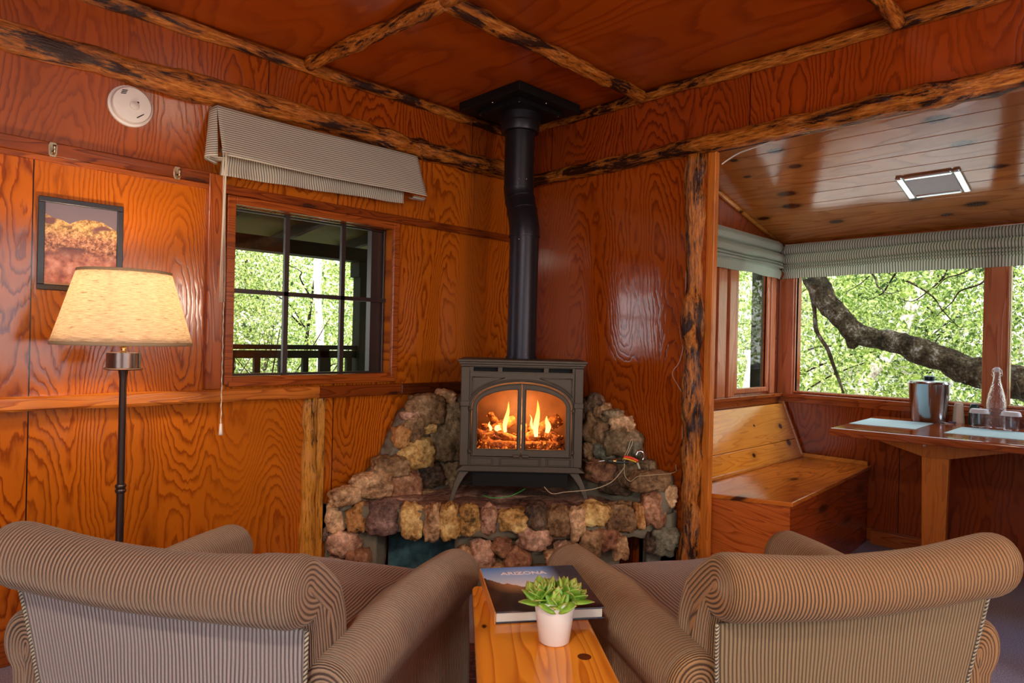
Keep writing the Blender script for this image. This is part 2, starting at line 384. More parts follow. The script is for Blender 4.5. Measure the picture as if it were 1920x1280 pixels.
# sloping plank ceiling of the alcove: planks run along y
mb = MB(); x = .04; pw = .128; sl = .235
def apl(mb, x0, x1, dz=0, g=.0):
    v = []
    for xx, zz in ((x0+.003, dz), (x1-.003, dz), (x1, dz+.006), (x1, dz+.02), (x0, dz+.02), (x0, dz+.006)):
        v.append((xx, aceil(xx)+zz))
    mb.prism(v, YR-.05, YL+.05, lambda a, b, t: (a, t, b))
while x < XF+.05:
    apl(mb, x, x+pw); x += pw
struct(mb.build('ceiling_alcove', M_piney))
struct(MB().prism([(.10, aceil(.10)+.022), (XF+.1, aceil(XF+.1)+.022), (XF+.1, aceil(XF+.1)+.07), (.10, aceil(.10)+.07)], YR-.1, YL+.1, lambda a, b, t: (a, t, b)).build('ceiling_alcove', M_darkwood))
struct(MB().box(.02, .036, YR, YL, 2.12, 2.33).build('trim_1', M_try))
# ------------------------------------------------------------------ trims: logs and boards
def logbeam(p0, p1, r0, r1, mat, n=60, seed=0, lump=.35, wander=.006, squash=1, name='trim_2', seg=28):
    p0, p1 = Vector(p0), Vector(p1); pts, rad = [], []
    for i in range(n+1):
        t = i/n; p = p0.lerp(p1, t)
        p = p+Vector([wander*noise.fractal(Vector((t*7+seed, k*11.3, seed)), 1, 2, 2) for k in range(3)])
        r = (r0+(r1-r0)*t)*(1+.16*noise.noise(Vector((t*9, seed*3.1, 1))))
        pts.append(p); rad.append(r)
    return struct(MB().tube(pts, rad, seg, lump=lump*.75, seed=seed, lscale=8).build(name, mat, smooth=True))
logbeam((-4.7, -.012, 2.225), (-.02, -.012, 2.228), .058, .050, M_logx, 140, 1, name='trim_2')
logbeam((-.012, -.03, 2.163), (-.012, -5.0, 2.135), .034, .062, M_logy, 140, 2, name='trim_3')
logbeam((-4.7, -.012, H-.035), (-.02, -.012, H-.035), .030, .026, M_logx, 140, 3, name='trim_4')
logbeam((-.012, -.03, H-.022), (-.012, -5.0, H-.055), .026, .034, M_logy, 140, 4, name='trim_5')
logbeam((-1.40, -.03, H-.03), (-1.33, -.96, H-.03), .030, .034, M_logy, 40, 5, name='trim_6')
logbeam((-1.33, -.96, H-.03), (-1.28, -5.0, H-.03), .032, .034, M_logy, 80, 6, name='trim_6')
logbeam((-1.33, -.955, H-.03), (-.03, -.945, H-.03), .034, .030, M_logx, 50, 7, name='trim_7')
logbeam((-1.30, -2.13, H-.03), (-.03, -2.13, H-.035), .030, .030, M_logx, 50, 8, name='trim_8')
logbeam((-.012, -1.258, 2.115), (-.012, -1.272, 0), .044, .052, M_logz, 70, 9, name='trim_9', lump=.5)
logbeam((-1.345, -.004, .905), (-1.345, -.004, 0), .034, .038, M_splitz, 50, 10, name='trim_10', lump=.45)
struct(boxo('trim_10', (-1.312, -1.272, -.022, .0, 0, .905), M_splitz, bevel=.006))
struct(MB().box(-.004, .032, -1.358, -1.316, 0, 2.12).build('trim_11', M_post, bevel=.004))
# left wall rails and ledge
struct(boxo('trim_12', (-4.7, -1.80, -.026, 0, 1.835, 1.885), M_rail, bevel=.004))
struct(boxo('trim_12', (-4.7, -1.80, -.020, 0, 1.815, 1.835), M_trx, bevel=.003))
struct(boxo('trim_13', (-1.80, -.045, -.024, 0, 1.805, 1.845), M_rail, bevel=.004))
mb = MB()
n = 80
def ledge(u, v):
    x = -4.7+3.38*u; prof = [(-.0, .958), (-.040, .962), (-.052, .955), (-.052, .918), (-.046, .908), (0, .904)]
    k = min(int(v*5+.001), 5); yy, zz = prof[k]
    th = .5*(1-max(0, min(1, (x+1.0)/.6)))+.5
    return (x, yy*(1+.25*noise.noise(Vector((x*3, 0, 5))))*th, zz+.006*noise.noise(Vector((x*4, k, 1))))
struct(MB().grid(n, 5, ledge).build('trim_14', M_ledge))
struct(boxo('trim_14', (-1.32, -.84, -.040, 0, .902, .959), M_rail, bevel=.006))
struct(boxo('trim_14', (-.84, -.03, -.034, 0, .900, .958), wood('dark ledge', 0, (.12, .022, .004), (.03, .006, .002)), bevel=.006))  # darkest of the three ledge boards, at the corner end
struct(boxo('trim_15', (-1.838, -1.772, -.030, 0, .962, 1.88), M_trz))
struct(boxo('baseboard_left', (-4.7, -1.39, -.018, 0, 0, .085), wood('baseboard wood', 0, (.34, .075, .010), (.15, .02, .003)), bevel=.005))
struct(boxo('baseboard_alcove', (XF-.016, XF, YR, YL, 0, .08), M_try, bevel=.003))
struct(boxo('trim_16', (-.353, -.343, -.006, 0, 1.83, 2.19), M_trz, bevel=.002))
# ------------------------------------------------------------------ windows
def rectring(name, mat, x0, x1, z0, z1, wd, y0, y1, parent, plane='y'):
    mb = MB()
    for (a0, a1, b0, b1) in ((x0-wd, x0, z0-wd, z1+wd), (x1, x1+wd, z0-wd, z1+wd), (x0, x1, z0-wd, z0), (x0, x1, z1, z1+wd)):
        if plane == 'y': mb.box(a0, a1, y0, y1, b0, b1)
        else: mb.box(y0, y1, a0, a1, b0, b1)
    return mb.build(name, mat, parent, bevel=.003)
w1 = bpy.data.objects.new('window_1', None); COL.objects.link(w1); struct(w1)
rectring('window_frame', M_trx, WX0, WX1, WZ0, WZ1, .036, -.022, 0, w1)
rectring('sash', M_muntin, WX0+.008, WX1-.012, WZ0+.008, WZ1-.012, .010, .055, .075, w1)
mb = MB()
for x in (-1.452, -1.155): mb.box(x-.011, x+.011, .045, .065, WZ0, WZ1)
mb.box(WX0, WX1, .045, .065, 1.385, 1.405); mb.box(WX1-.075, WX1, .075, .115, WZ0, WZ1)
mb.build('muntin', M_muntin, w1)
MB().box(WX0, WX1, .0545, .0555, WZ0, WZ1).build('glass_pane', M_glass, w1)
MB().box(WX0-.02, WX1+.02, -.03, .0, WZ0-.045, WZ0-.02).build('window_sill', M_trx, w1, bevel=.003)
w2 = bpy.data.objects.new('window_2', None); COL.objects.link(w2); struct(w2)
for a, b in ((GY1, GY0), (GY3, GY2)):
    rectring('window_frame', M_sash, a, b, GZ0, GZ1, .012, XF-.008, XF+.03, w2, 'x')
    MB().box(XF+.03, XF+.032, a-.005, b+.005, GZ0-.005, GZ1+.005).build('glass_pane', M_glass, w2)
boxo('mullion', (XF-.014, XF, GY2+.012, GY1-.012, .86, 1.9), M_sash, w2)
boxo('corner_post', (XF-.02, XF, GY0+.012, YL, .86, 1.9), M_sash, w2)
boxo('window_sill', (XF-.045, XF, YR, YL, .858, .884), M_try, w2)
boxo('window_apron', (XF-.022, XF, YR, YL, .825, .858), M_try, w2)
w3 = bpy.data.objects.new('window_3', None); COL.objects.link(w3); struct(w3)
rectring('window_frame', M_sash, SX0, SX1, .93, 1.80, .030, YL-.014, YL+.012, w3)
MB().box(SX0-.005, SX1+.005, YL+.008, YL+.0095, .925, 1.805).build('glass_pane', M_glass, w3)
boxo('window_sill', (.62, XF-.02, YL-.05, YL, .862, .885), M_trx, w3)
boxo('window_apron', (.62, XF-.02, YL-.024, YL, .815, .862), M_trx, w3)
for x0, x1, yy in ((.74, .80, -.024), (.80, .865, -.012), (.885, .965, -.022), (1.47, 1.54, -.016)):
    boxo('casing_board', (x0, x1, YL+yy, YL, .885, 1.85), M_sash, w3)
# quarter-round where side wall meets sloping ceiling
struct(MB().tube([(.04, YL-.01, aceil(.04)-.012), (XF, YL-.01, aceil(XF)-.012)], .014, 10).build('trim_17', M_pinex, smooth=True))
struct(MB().tube([(XF-.01, YL, aceil(XF)-.006), (XF-.01, YR, aceil(XF)-.006)], .014, 10).build('trim_18', M_try, smooth=True))

# ------------------------------------------------------------------ roman shades
M_tick = ticking('ticking cloth cream', .0112)
M_tick2 = ticking('ticking cloth green', .0150, (.02, .080, .070), (.84, .88, .78))
M_tick3 = ticking('ticking cloth side', .0105, (.16, .17, .13), (.74, .84, .74), .32)
sh = thing('roman_shade', 'cream roman shade with thin black stripes above the porch window, pulled up', 'window shade', (-1.83, -.02, 2.17))
L0 = Vector((-1.83, -.02, 2.17))
def P(x, y, z): return (x-L0.x, y-L0.y, z-L0.z)
def front(u, v):
    x = -1.822+(1.04+.004*v)*u; y = -.045-.085*v-.006*math.sin(u*9)*v; z = 2.168-.226*v-.004*math.sin(u*5)+.012*(v > .9)*math.sin(u*6)*0
    return P(x, y+.004*noise.noise(Vector((x*6, v*3, 0))), z)
MB().grid(60, 14, front, lambda u, v: v*.245).build('front_flap', M_tick, sh, True, solid=.003)
def skirt(u, v):
    x = -1.806+.93*u+.004*math.sin(v*4+u*20); z = 1.985-(.115-.03*u)*v+.006*noise.noise(Vector((u*5, 0, 2)))
    return P(x, -.055-.012*math.sin(u*26)*v*.6-.01*v, z)
MB().grid(120, 8, skirt, lambda u, v: u*.95).build('hanging_hem', M_tick, sh, True, solid=.002)
def sidef(u, v):   # folded pleat at the left end
    return P(-1.822-.052*math.sin(u*PI)*(.3+.7*v)-.02*v*(1-u), -.05-.08*v+.075*u*(1-.2*v), 2.165-.235*v-.02*u)
MB().grid(14, 12, sidef, lambda u, v: v*.25).build('side_pleat', M_tick, sh, True, solid=.003)
MB().grid(10, 16, lambda u, v: P(-1.865+.075*v, -.10+.06*u+.02*math.sin(v*3), 1.945-.024*math.sin(u*PI)*(1-.6*v)), lambda u, v: u*.08).build('bottom_fold', M_tick, sh, True, solid=.003)
MB().grid(10, 8, lambda u, v: P(-.85+.075*u, -.12+.05*v, 1.938-.012*math.sin(v*PI)), lambda u, v: v*.05).build('bottom_fold', M_tick, sh, True, solid=.003)
boxo('head_board', (P(-1.82, 0, 0)[0], P(-.78, 0, 0)[0], -.02, .02, -.03, -.004), M_cream, sh)
for i in range(4):
    dx = (i-1.5)*.006
    pts = [P(-1.815+dx*.8+.003*math.sin(t*5+i), -.135, 1.95-.62*t) for t in [k/16 for k in range(17)]]
    MB().tube(pts, .0016, 6).build('pull_cord', M_cream, sh, True)
pts = [P(-1.808+.001*math.sin(t*60), -.135, 1.33-.53*t) for t in [k/60 for k in range(61)]]
MB().tube(pts, [.0022+.0008*math.sin(k*1.6) for k in range(61)], 6).build('pull_cord', M_cream, sh, True)
MB().lathe([(.001, .035), (.005, .034), (.0075, 0), (.009, -.012), (.001, -.013)], 14, P(-1.808, -.135, .793)).build('cord_tassel', M_white, sh, True)

def soft_shade(name, label, org, ln, along, outd, ztop, mat, drop=.24, sag=.02, uo=1.0):
    """gathered roman shade; 'along' and 'outd' are unit vectors"""
    o = thing(name, label, 'window shade', org)
    al, ou = Vector(along), Vector(outd)
    prof = [(.012, 0), (.045, -.012), (.060, -.04), (.050, -.070), (.030, -.078), (.055, -.088), (.072, -.115), (.062, -.142), (.034, -.150), (.056, -.155), (.060, -.166), (.034, -.170), (.055, -.176), (.058, -.186), (.034, -.190), (.044, -.205), (.040, -.222), (.036, -.245), (.034, -.262)]
    ns = len(prof)-1
    cum = [0]
    def fn(u, v):
        k = v*ns; i = min(int(k), ns-1); t = k-i
        a = prof[i][0]*(1-t)+prof[i+1][0]*t; z = prof[i][1]*(1-t)+prof[i+1][1]*t
        s = u*ln; wv = noise.fractal(Vector((s*2.3, v*2.0, ln)), 1, 2, 3); wz = noise.noise(Vector((s*1.6, v*1.5, 7+ln)))
        e = math.exp(-(s/.05)**2)+math.exp(-((ln-s)/.05)**2)
        a = a*(1+.22*wv)-e*.012+.010*(v > .8)*math.sin(s*16)*(v-.8)*5
        z = z*(drop/.262)+.012*wz*math.sin(v*PI)+sag*.35*math.sin(u*PI)*v
        p = al*(s+.010*e*math.sin(v*30))+ou*a; return (p.x, p.y, p.z+z)
    MB().grid(int(ln*70), 54, fn, lambda u, v: u*ln*uo).build('gathered_cloth', mat, o, True, solid=.002)
    p1 = al*(ln*.5)
    hb = MB(); a0 = al*.01; a1 = al*(ln-.01); b = ou*.02
    hb.prism([(a0.x, a0.y), (a1.x, a1.y), (a1.x+b.x, a1.y+b.y), (a0.x+b.x, a0.y+b.y)], -.025, .0, lambda x, y, t: (x, y, t)).build('head_board', M_cream, o)
    return o
soft_shade('roman_shade', 'long green and cream striped roman shade gathered over the wide alcove windows', (XF-.012, -.995, 1.895), 2.05, (0, -1, 0), (-1, 0, 0), 0, M_tick2, drop=.235)
soft_shade('roman_shade', 'short pale striped roman shade on the alcove side window beside the log post', (.60, YL-.012, 1.908), .935, (1, 0, 0), (0, -1, 0), 0, M_tick3, drop=.255)

# ------------------------------------------------------------------ things on the left wall
sd = thing('smoke_detector', 'round white smoke detector on the plywood below the log beam', 'smoke detector', (-2.137, 0, 2.085))
def disc(prof, name, mat, parent, seg=40, c=(0, 0)):
    v = MB(); v.lathe(prof, seg)
    v.v = [(x+c[0], -z, y+c[1]) for x, y, z in v.v]
    return v.build(name, mat, parent, True)
autosmooth(disc([(.0001, .001), (.078, .001), (.080, .006), (.079, .016), (.074, .018), (.0001, .018)], 'mounting_base', M_white, sd))
autosmooth(disc([(.0001, .016), (.070, .017), (.071, .034), (.066, .041), (.034, .046), (.0001, .046)], 'detector_cover', M_white, sd))
autosmooth(disc([(.0001, .045), (.017, .046), (.016, .052), (.010, .055), (.0001, .0555)], 'test_button', plain('button', (.7, .62, .56), .3), sd, c=(.006, -.004)))
for (cx, cz, an) in ((.028, -.038, .9), (-.03, .042, .35)):
    for k in (-1, 0, 1):
        MB().obox((cx+k*.007*math.sin(an), -.0445, cz+k*.007*math.cos(an)), (.009, .0012, .0014), Matrix.Rotation(-an+.2, 3, 'Y')).build('sound_slot', M_ironx, sd)
MB().obox((.018, -.0468, .012), (.003, .001, .003)).build('indicator_window', M_ironx, sd)
hk = thing('coat_hook', 'tarnished coat hook on the rail below the smoke detector, the one nearer the window', 'coat hook', (-1.965, -.026, 1.858))
brass = plain('tarnished nickel', (.45, .37, .24), .3, 1)
MB().prism([(-.013, -.02), (-.009, -.03), (.009, -.03), (.013, -.02), (.014, .010), (.009, .022), (-.009, .022), (-.014, .010)], 0, -.003, lambda a, b, t: (a, t, b)).build('hook_plate', brass, hk, bevel=.001)
MB().tube([(0, -.002, -.012), (0, -.016, -.022), (0, -.028, -.016), (0, -.032, -.002), (0, -.030, .006)], [.005, .0045, .004, .0045, .006], 10).build('hook_arm', brass, hk, True)
hk2 = dup(hk); hk2.location = (-2.388, -.026, 1.862); hk2['label'] = 'tarnished coat hook on the rail above the framed picture, far left'

def artmat():
    g = G('desert print'); x, y, z = g.xyz()
    z2 = g.m2('ADD', z, g.m2('MULTIPLY', g.m2('SUBTRACT', g.noise(g.tc.outputs['Object'], 22, 3), .5), .02))
    hill = g.m2('SUBTRACT', .105, g.m2('MULTIPLY', g.m2('POWER', g.m2('ABSOLUTE', g.m2('ADD', x, -.03)), 2.0), 5.0))
    hill2 = g.m2('MAXIMUM', hill, g.m2('SUBTRACT', .085, g.m2('MULTIPLY', g.m2('ADD', x, .05), .35)))
    sky = g.m2('GREATER_THAN', z2, hill2)
    n = g.noise(g.tc.outputs['Object'], 80, 5, .8)
    rock = g.ramp(n, [(.38, (.10, .035, .02)), (.48, (.42, .15, .07)), (.56, (.72, .34, .16)), (.66, (.9, .6, .35))])
    yel = g.ramp(n, [(.38, (.14, .06, .02)), (.5, (.50, .27, .07)), (.62, (.80, .55, .22))])
    pk = g.ramp(g.noise(g.tc.outputs['Object'], 40, 3), [(.3, (.35, .10, .07)), (.5, (.75, .28, .17)), (.7, (.9, .5, .36))])
    col = g.mix(g.ramp(g.m2('ADD', z, .5), [(.52, gray(0)), (.56, gray(1))]), rock, yel)
    sh_ = g.ramp(g.noise(g.scale(g.tc.outputs['Object'], (9, 1, 16)), 1, 1), [(.56, gray(0)), (.60, gray(1))])
    col = g.mix(sh_, col, (.15, .05, .045))
    low = g.ramp(g.m2('ADD', z, .5), [(.44, gray(1)), (.49, gray(0))]); col = g.mix(low, col, pk)
    col = g.mix(g.ramp(g.m2('ADD', z, .5), [(.352, gray(1)), (.36, gray(0))]), col, (.62, .38, .2))
    g.set(color=g.mix(sky, col, (.15, .11, .13)), rough=.4); return g.m
pic = thing('framed_picture', 'black framed print of red desert rocks on the wall behind the floor lamp', 'picture', (-2.289, 0, 1.517))
mb = MB(); W2, H2 = .136, .170
mb.box(-W2, W2, -.018, 0, -H2, -H2+.020).box(-W2, W2, -.018, 0, H2-.020, H2).box(-W2, -W2+.020, -.018, 0, -H2+.02, H2-.02).box(W2-.020, W2, -.018, 0, -H2+.02, H2-.02)
mb.build('frame', plain('black frame', (.012, .010, .014), .3), pic, bevel=.002)
MB().box(-W2+.019, W2-.019, -.008, -.004, -H2+.019, H2-.019).build('print', artmat(), pic)

# ------------------------------------------------------------------ floor lamp
LX, LY = -2.232, -.385
lamp = thing('floor_lamp', 'lit floor lamp with burlap shade and dark metal pole by the wall', 'lamp', (LX, LY, 0))
def burlap():
    g = G('burlap'); n = g.n('SeparateXYZ', {0: g.tc.outputs['UV']}).outputs; x, y, z = g.xyz()
    th = g.noise(g.vec(g.m2('MULTIPLY', n[0], 30.0), 0.0, g.m2('MULTIPLY', z, 450)), 1, 3, .7)
    tv = g.noise(g.vec(g.m2('MULTIPLY', n[0], 700.0), 0.0, g.m2('MULTIPLY', z, 14)), 1, 2, .6)
    sl = g.ramp(g.noise(g.vec(g.m2('MULTIPLY', n[0], 22.0), 2.0, g.m2('MULTIPLY', z, 160)), 1, 2), [(.62, gray(0)), (.72, gray(1))])
    c = g.mix(g.ramp(th, [(.35, gray(0)), (.65, gray(1))]), (.96, .84, .66), (.33, .20, .10)); c = g.mix(g.m2('MULTIPLY', tv, .6), c, (.95, .83, .64)); c = g.mix(g.m2('MULTIPLY', sl, .85), c, (.22, .12, .06))
    g.set(color=c, rough=.95, spec=.05); g.bump(th, .4, .002)
    tr = g.n('BsdfTranslucent', {0: c}).outputs[0]; mx = g.n('MixShader', {0: .62, 1: g.b.outputs[0], 2: tr}); g.t.links.new(mx.outputs[0], g.out.inputs[0]); return g.m
M_bur = burlap()
r0, r1, z0, z1 = .211, .141, 1.160, 1.402
MB().grid(72, 10, lambda u, v: ((r0+(r1-r0)*v)*math.cos(u*2*PI), (r0+(r1-r0)*v)*math.sin(u*2*PI), z0+(z1-z0)*v), lambda u, v: u*1.2).build('lamp_shade', M_bur, lamp, True, solid=.002)
M_band = plain('shade binding', (.42, .30, .16), .9)
for rr, zz in ((r0, z0), (r1, z1)):
    MB().lathe([(rr-.002, zz-.006), (rr+.002, zz-.006), (rr+.002, zz+.005), (rr-.002, zz+.005)], 64).build('shade_binding', M_band, lamp, True)
mlamp = plain('bronze metal', (.10, .07, .06), .3, .8)
autosmooth(MB().lathe([(.001, 1.070), (.058, 1.070), (.060, 1.073), (.058, 1.076), (.052, 1.077), (.052, 1.128), (.001, 1.130)], 40).build('drum_cup', plain('brushed bronze', (.22, .16, .14), .28, .9), lamp))
autosmooth(MB().lathe([(.016, 1.070), (.013, 1.05), (.0115, 1.04), (.0115, .68), (.016, .678), (.018, .672), (.016, .666), (.0125, .664), (.016, .662), (.018, .656), (.016, .650), (.0125, .648), (.0125, .03)], 20).build('pole', mlamp, lamp))
autosmooth(MB().lathe([(.001, .0), (.13, .0), (.13, .012), (.10, .022), (.03, .03), (.0125, .035)], 40).build('base', mlamp, lamp))
brs = plain('brass socket', (.75, .55, .22), .25, 1)
autosmooth(MB().lathe([(.006, 1.128), (.009, 1.135), (.007, 1.145), (.018, 1.150), (.022, 1.160), (.020, 1.20), (.001, 1.205)], 20).build('socket', brs, lamp))
for a in (0, 2*PI/3, 4*PI/3):
    MB().tube([(.02*math.cos(a), .02*math.sin(a), 1.19), (r1*.98*math.cos(a), r1*.98*math.sin(a), 1.395)], .0015, 6).build('shade_spider', brs, lamp)
g = G('bulb'); g.set(color=(1, .9, .7), em=(1, .78, .5), ems=8)
MB().lathe([(.001, 1.205), (.012, 1.21), (.027, 1.245), (.030, 1.265), (.022, 1.290), (.001, 1.298)], 20).build('bulb', g.m, lamp, True)
light('floor_lamp_light', 'POINT', (LX, LY, 1.325), 9, (1, .78, .56), shadow_soft_size=.03)

# added fill lights, unseen behind the camera: globe stand and ceiling fixture
g = G('fill lamp shade'); g.set(color=(1, .95, .88), em=(1, .86, .70), ems=3)
g2_ = G('fill globe glow'); g2_.set(color=(1, .95, .88), em=(1, .84, .66), ems=70)
gl_ = thing('fill_globe_lamp', 'added unseen fill light, a white globe on a slim brass pole near the front wall window', 'lamp', (-.72, -4.35, 0))
MB().lathe([(.14*math.sin(a)+.0005, 1.48-.14*math.cos(a)) for a in [PI*k/16 for k in range(17)]], 32).build('globe', g2_.m, gl_, True)
autosmooth(MB().lathe([(.001, 0), (.14, 0), (.14, .012), (.02, .03), (.012, .05), (.012, 1.32), (.04, 1.335), (.045, 1.36)], 24).build('pole', brs, gl_))
for i, p in enumerate(FILL_LAMPS):
    cl = thing('fill_ceiling_lamp', 'added unseen fill light, a brass ceiling fixture with an open ring shade ' + ('near the back wall window' if i == 0 else 'near the front wall window'), 'lamp', (p[0], p[1], H))
    autosmooth(MB().lathe([(.001, 0), (.09, 0), (.09, -.018), (.02, -.03), (.012, -.05), (.001, -.05)], 28).build('ceiling_rose', brs, cl))
    MB().lathe([(.15, -.10), (.17, -.20), (.172, -.20), (.152, -.10)], 32).build('lamp_shade', g.m, cl, True)
    MB().tube([(0, 0, -.04), (0, 0, -.10), (.15, 0, -.10)], .005, 8).build('arm', brs, cl)
    MB().tube([(0, 0, -.10), (-.15, 0, -.10)], .005, 8).build('arm', brs, cl)

# ------------------------------------------------------------------ stone hearth
STONES = [('F', -1.226, -0.048, 0.312, 0.052, 0.07, 'tan'), ('F', -1.163, -0.139, 0.323, 0.049, 0.072, 'org'), ('F', -1.079, -0.255, 0.325, 0.084, 0.084, 'pur'), ('F', -0.995, -0.363, 0.32, 0.058, 0.081, 'gld'), ('F', -0.93, -0.441, 0.325, 0.042, 0.084, 'tan'), ('F', -0.878, -0.501, 0.324, 0.051, 0.081, 'gld'), ('F', -0.813, -0.572, 0.338, 0.048, 0.071, 'gld'), ('F', -0.75, -0.637, 0.343, 0.038, 0.066, 'pnk'), ('F', -0.667, -0.718, 0.343, 0.073, 0.055, 'gld'), ('F', -0.585, -0.793, 0.362, 0.053, 0.063, 'drk'), ('F', -0.506, -0.861, 0.34, 0.054, 0.071, 'brn'), ('F', -0.434, -0.919, 0.335, 0.042, 0.079, 'tan'), ('F', -0.366, -0.973, 0.375, 0.074, 0.056, 'gld'), ('F', -0.263, -1.048, 0.358, 0.074, 0.069, 'brn'), ('F', -0.188, -1.1, 0.361, 0.028, 0.062, 'org'), ('F', -0.123, -1.143, 0.397, 0.059, 0.085, 'red'), ('F', -0.057, -1.186, 0.46, 0.035, 0.055, 'tan'), ('F', -0.139, -1.132, 0.532, 0.093, 0.052, 'brn'), ('F', -0.77, -0.616, 0.176, 0.058, 0.073, 'pnk'), ('F', -0.705, -0.682, 0.221, 0.045, 0.043, 'red'), ('F', -0.591, -0.788, 0.259, 0.078, 0.056, 'pnk'), ('F', -0.649, -0.735, 0.157, 0.063, 0.058, 'red'), ('F', -0.529, -0.842, 0.174, 0.033, 0.025, 'tan'), ('F', -0.378, -0.964, 0.238, 0.056, 0.071, 'brn'), ('F', -0.315, -1.011, 0.257, 0.054, 0.056, 'red'), ('F', -0.265, -1.047, 0.215, 0.038, 0.064, 'tan'), ('F', -0.823, -0.56, 0.125, 0.038, 0.081, 'tan'), ('F', -0.47, -0.891, 0.199, 0.058, 0.046, 'pnk'), ('F', -0.574, -0.804, 0.098, 0.088, 0.03, 'brn'), ('F', -0.712, -0.675, 0.105, 0.05, 0.033, 'tan'), ('F', -1.199, -0.087, 0.189, 0.075, 0.057, 'pnk'), ('F', -1.248, -0.014, 0.23, 0.021, 0.039, 'pur'), ('F', -1.158, -0.145, 0.117, 0.057, 0.059, 'red'), ('F', -1.225, -0.047, 0.081, 0.052, 0.042, 'pnk'), ('F', -0.079, -1.173, 0.238, 0.073, 0.073, 'gry'), ('F', -0.139, -1.134, 0.23, 0.026, 0.052, 'drk'), ('L', -1.204, -0.13, 0.43, 0.074, 0.043, 'tan'), ('L', -1.053, -0.13, 0.46, 0.102, 0.063, 'tan'), ('L', -0.946, -0.13, 0.54, 0.091, 0.057, 'brn'), ('L', -0.865, -0.13, 0.448, 0.086, 0.069, 'red'), ('L', -0.707, -0.13, 0.466, 0.082, 0.068, 'drk'), ('L', -0.794, -0.13, 0.589, 0.101, 0.081, 'gld'), ('L', -0.888, -0.13, 0.689, 0.041, 0.055, 'org'), ('L', -0.825, -0.13, 0.728, 0.052, 0.078, 'brn'), ('L', -0.838, -0.13, 0.798, 0.047, 0.022, 'pnk'), ('L', -0.732, -0.13, 0.823, 0.113, 0.082, 'brn'), ('L', -0.718, -0.13, 0.723, 0.043, 0.034, 'gld'), ('L', -0.589, -0.13, 0.649, 0.109, 0.128, 'olv'), ('L', -0.579, -0.13, 0.793, 0.069, 0.061, 'olv'), ('L', -0.6, -0.13, 0.885, 0.054, 0.038, 'tan'), ('L', -0.546, -0.13, 0.46, 0.059, 0.073, 'olv'), ('L', -0.768, -0.13, 0.37, 0.088, 0.031, 'brn'), ('R', -0.13, -0.733, 0.857, 0.06, 0.07, 'drk'), ('R', -0.13, -0.775, 0.744, 0.077, 0.087, 'brn'), ('R', -0.13, -0.804, 0.839, 0.045, 0.039, 'tan'), ('R', -0.13, -0.863, 0.82, 0.051, 0.036, 'olv'), ('R', -0.13, -0.922, 0.787, 0.058, 0.041, 'tan'), ('R', -0.13, -0.924, 0.688, 0.095, 0.073, 'olv'), ('R', -0.13, -0.831, 0.626, 0.066, 0.052, 'gry'), ('R', -0.13, -0.827, 0.529, 0.107, 0.066, 'red'), ('R', -0.13, -1.016, 0.545, 0.099, 0.082, 'olv'), ('R', -0.13, -1.006, 0.671, 0.03, 0.048, 'gry'), ('R', -0.13, -0.897, 0.458, 0.095, 0.035, 'drk'), ('R', -0.13, -0.725, 0.625, 0.039, 0.056, 'brn')]
def stone_mat(name, c, c2):
    g = G(name); o = g.tc.outputs['Object']
    n = g.noise(o, 9, 5, .62); n2 = g.noise(o, 45, 4, .7)
    col = g.ramp(g.m2('ADD', g.m2('MULTIPLY', n, .55), g.m2('MULTIPLY', n2, .45)), [(.36, tuple(x*.22 for x in c)), (.45, c), (.54, c2), (.62, tuple(min(1, x*1.5+.06) for x in c2))])
    g.set(color=col, rough=.72, spec=.35); g.bump(g.m2('ADD', n, g.m2('MULTIPLY', n2, .6)), .9, .012); return g.m
SM = dict(tan=stone_mat('tan stone', (.36, .19, .085), (.62, .39, .20)), org=stone_mat('orange stone', (.44, .19, .05), (.58, .31, .11)),
          pur=stone_mat('purple brown stone', (.15, .085, .07), (.27, .16, .125)), gld=stone_mat('golden stone', (.48, .26, .07), (.78, .50, .18)),
          pnk=stone_mat('pinkish stone', (.40, .20, .12), (.62, .38, .25)), drk=stone_mat('dark stone', (.055, .034, .020), (.15, .09, .05)),
          brn=stone_mat('brown stone', (.20, .105, .045), (.34, .20, .09)), red=stone_mat('red brown stone', (.25, .10, .05), (.40, .20, .10)),
          olv=stone_mat('olive stone', (.16, .105, .050), (.27, .19, .10)), gry=stone_mat('grey green stone', (.13, .125, .08), (.24, .23, .16)))
SN = dict(tan='tan', org='orange', pur='dark purple-brown', gld='golden', pnk='pinkish', drk='very dark', brn='brown', red='red-brown', olv='olive-brown', gry='grey-green')
hearth = thing('stone_hearth', 'raised corner hearth of mixed brown and golden fieldstones under the black stove', 'hearth', (0, 0, 0))
def lat(l, d, z): return CAM+Fv*d+R0*l+Vector((0, 0, z-CAM.z))
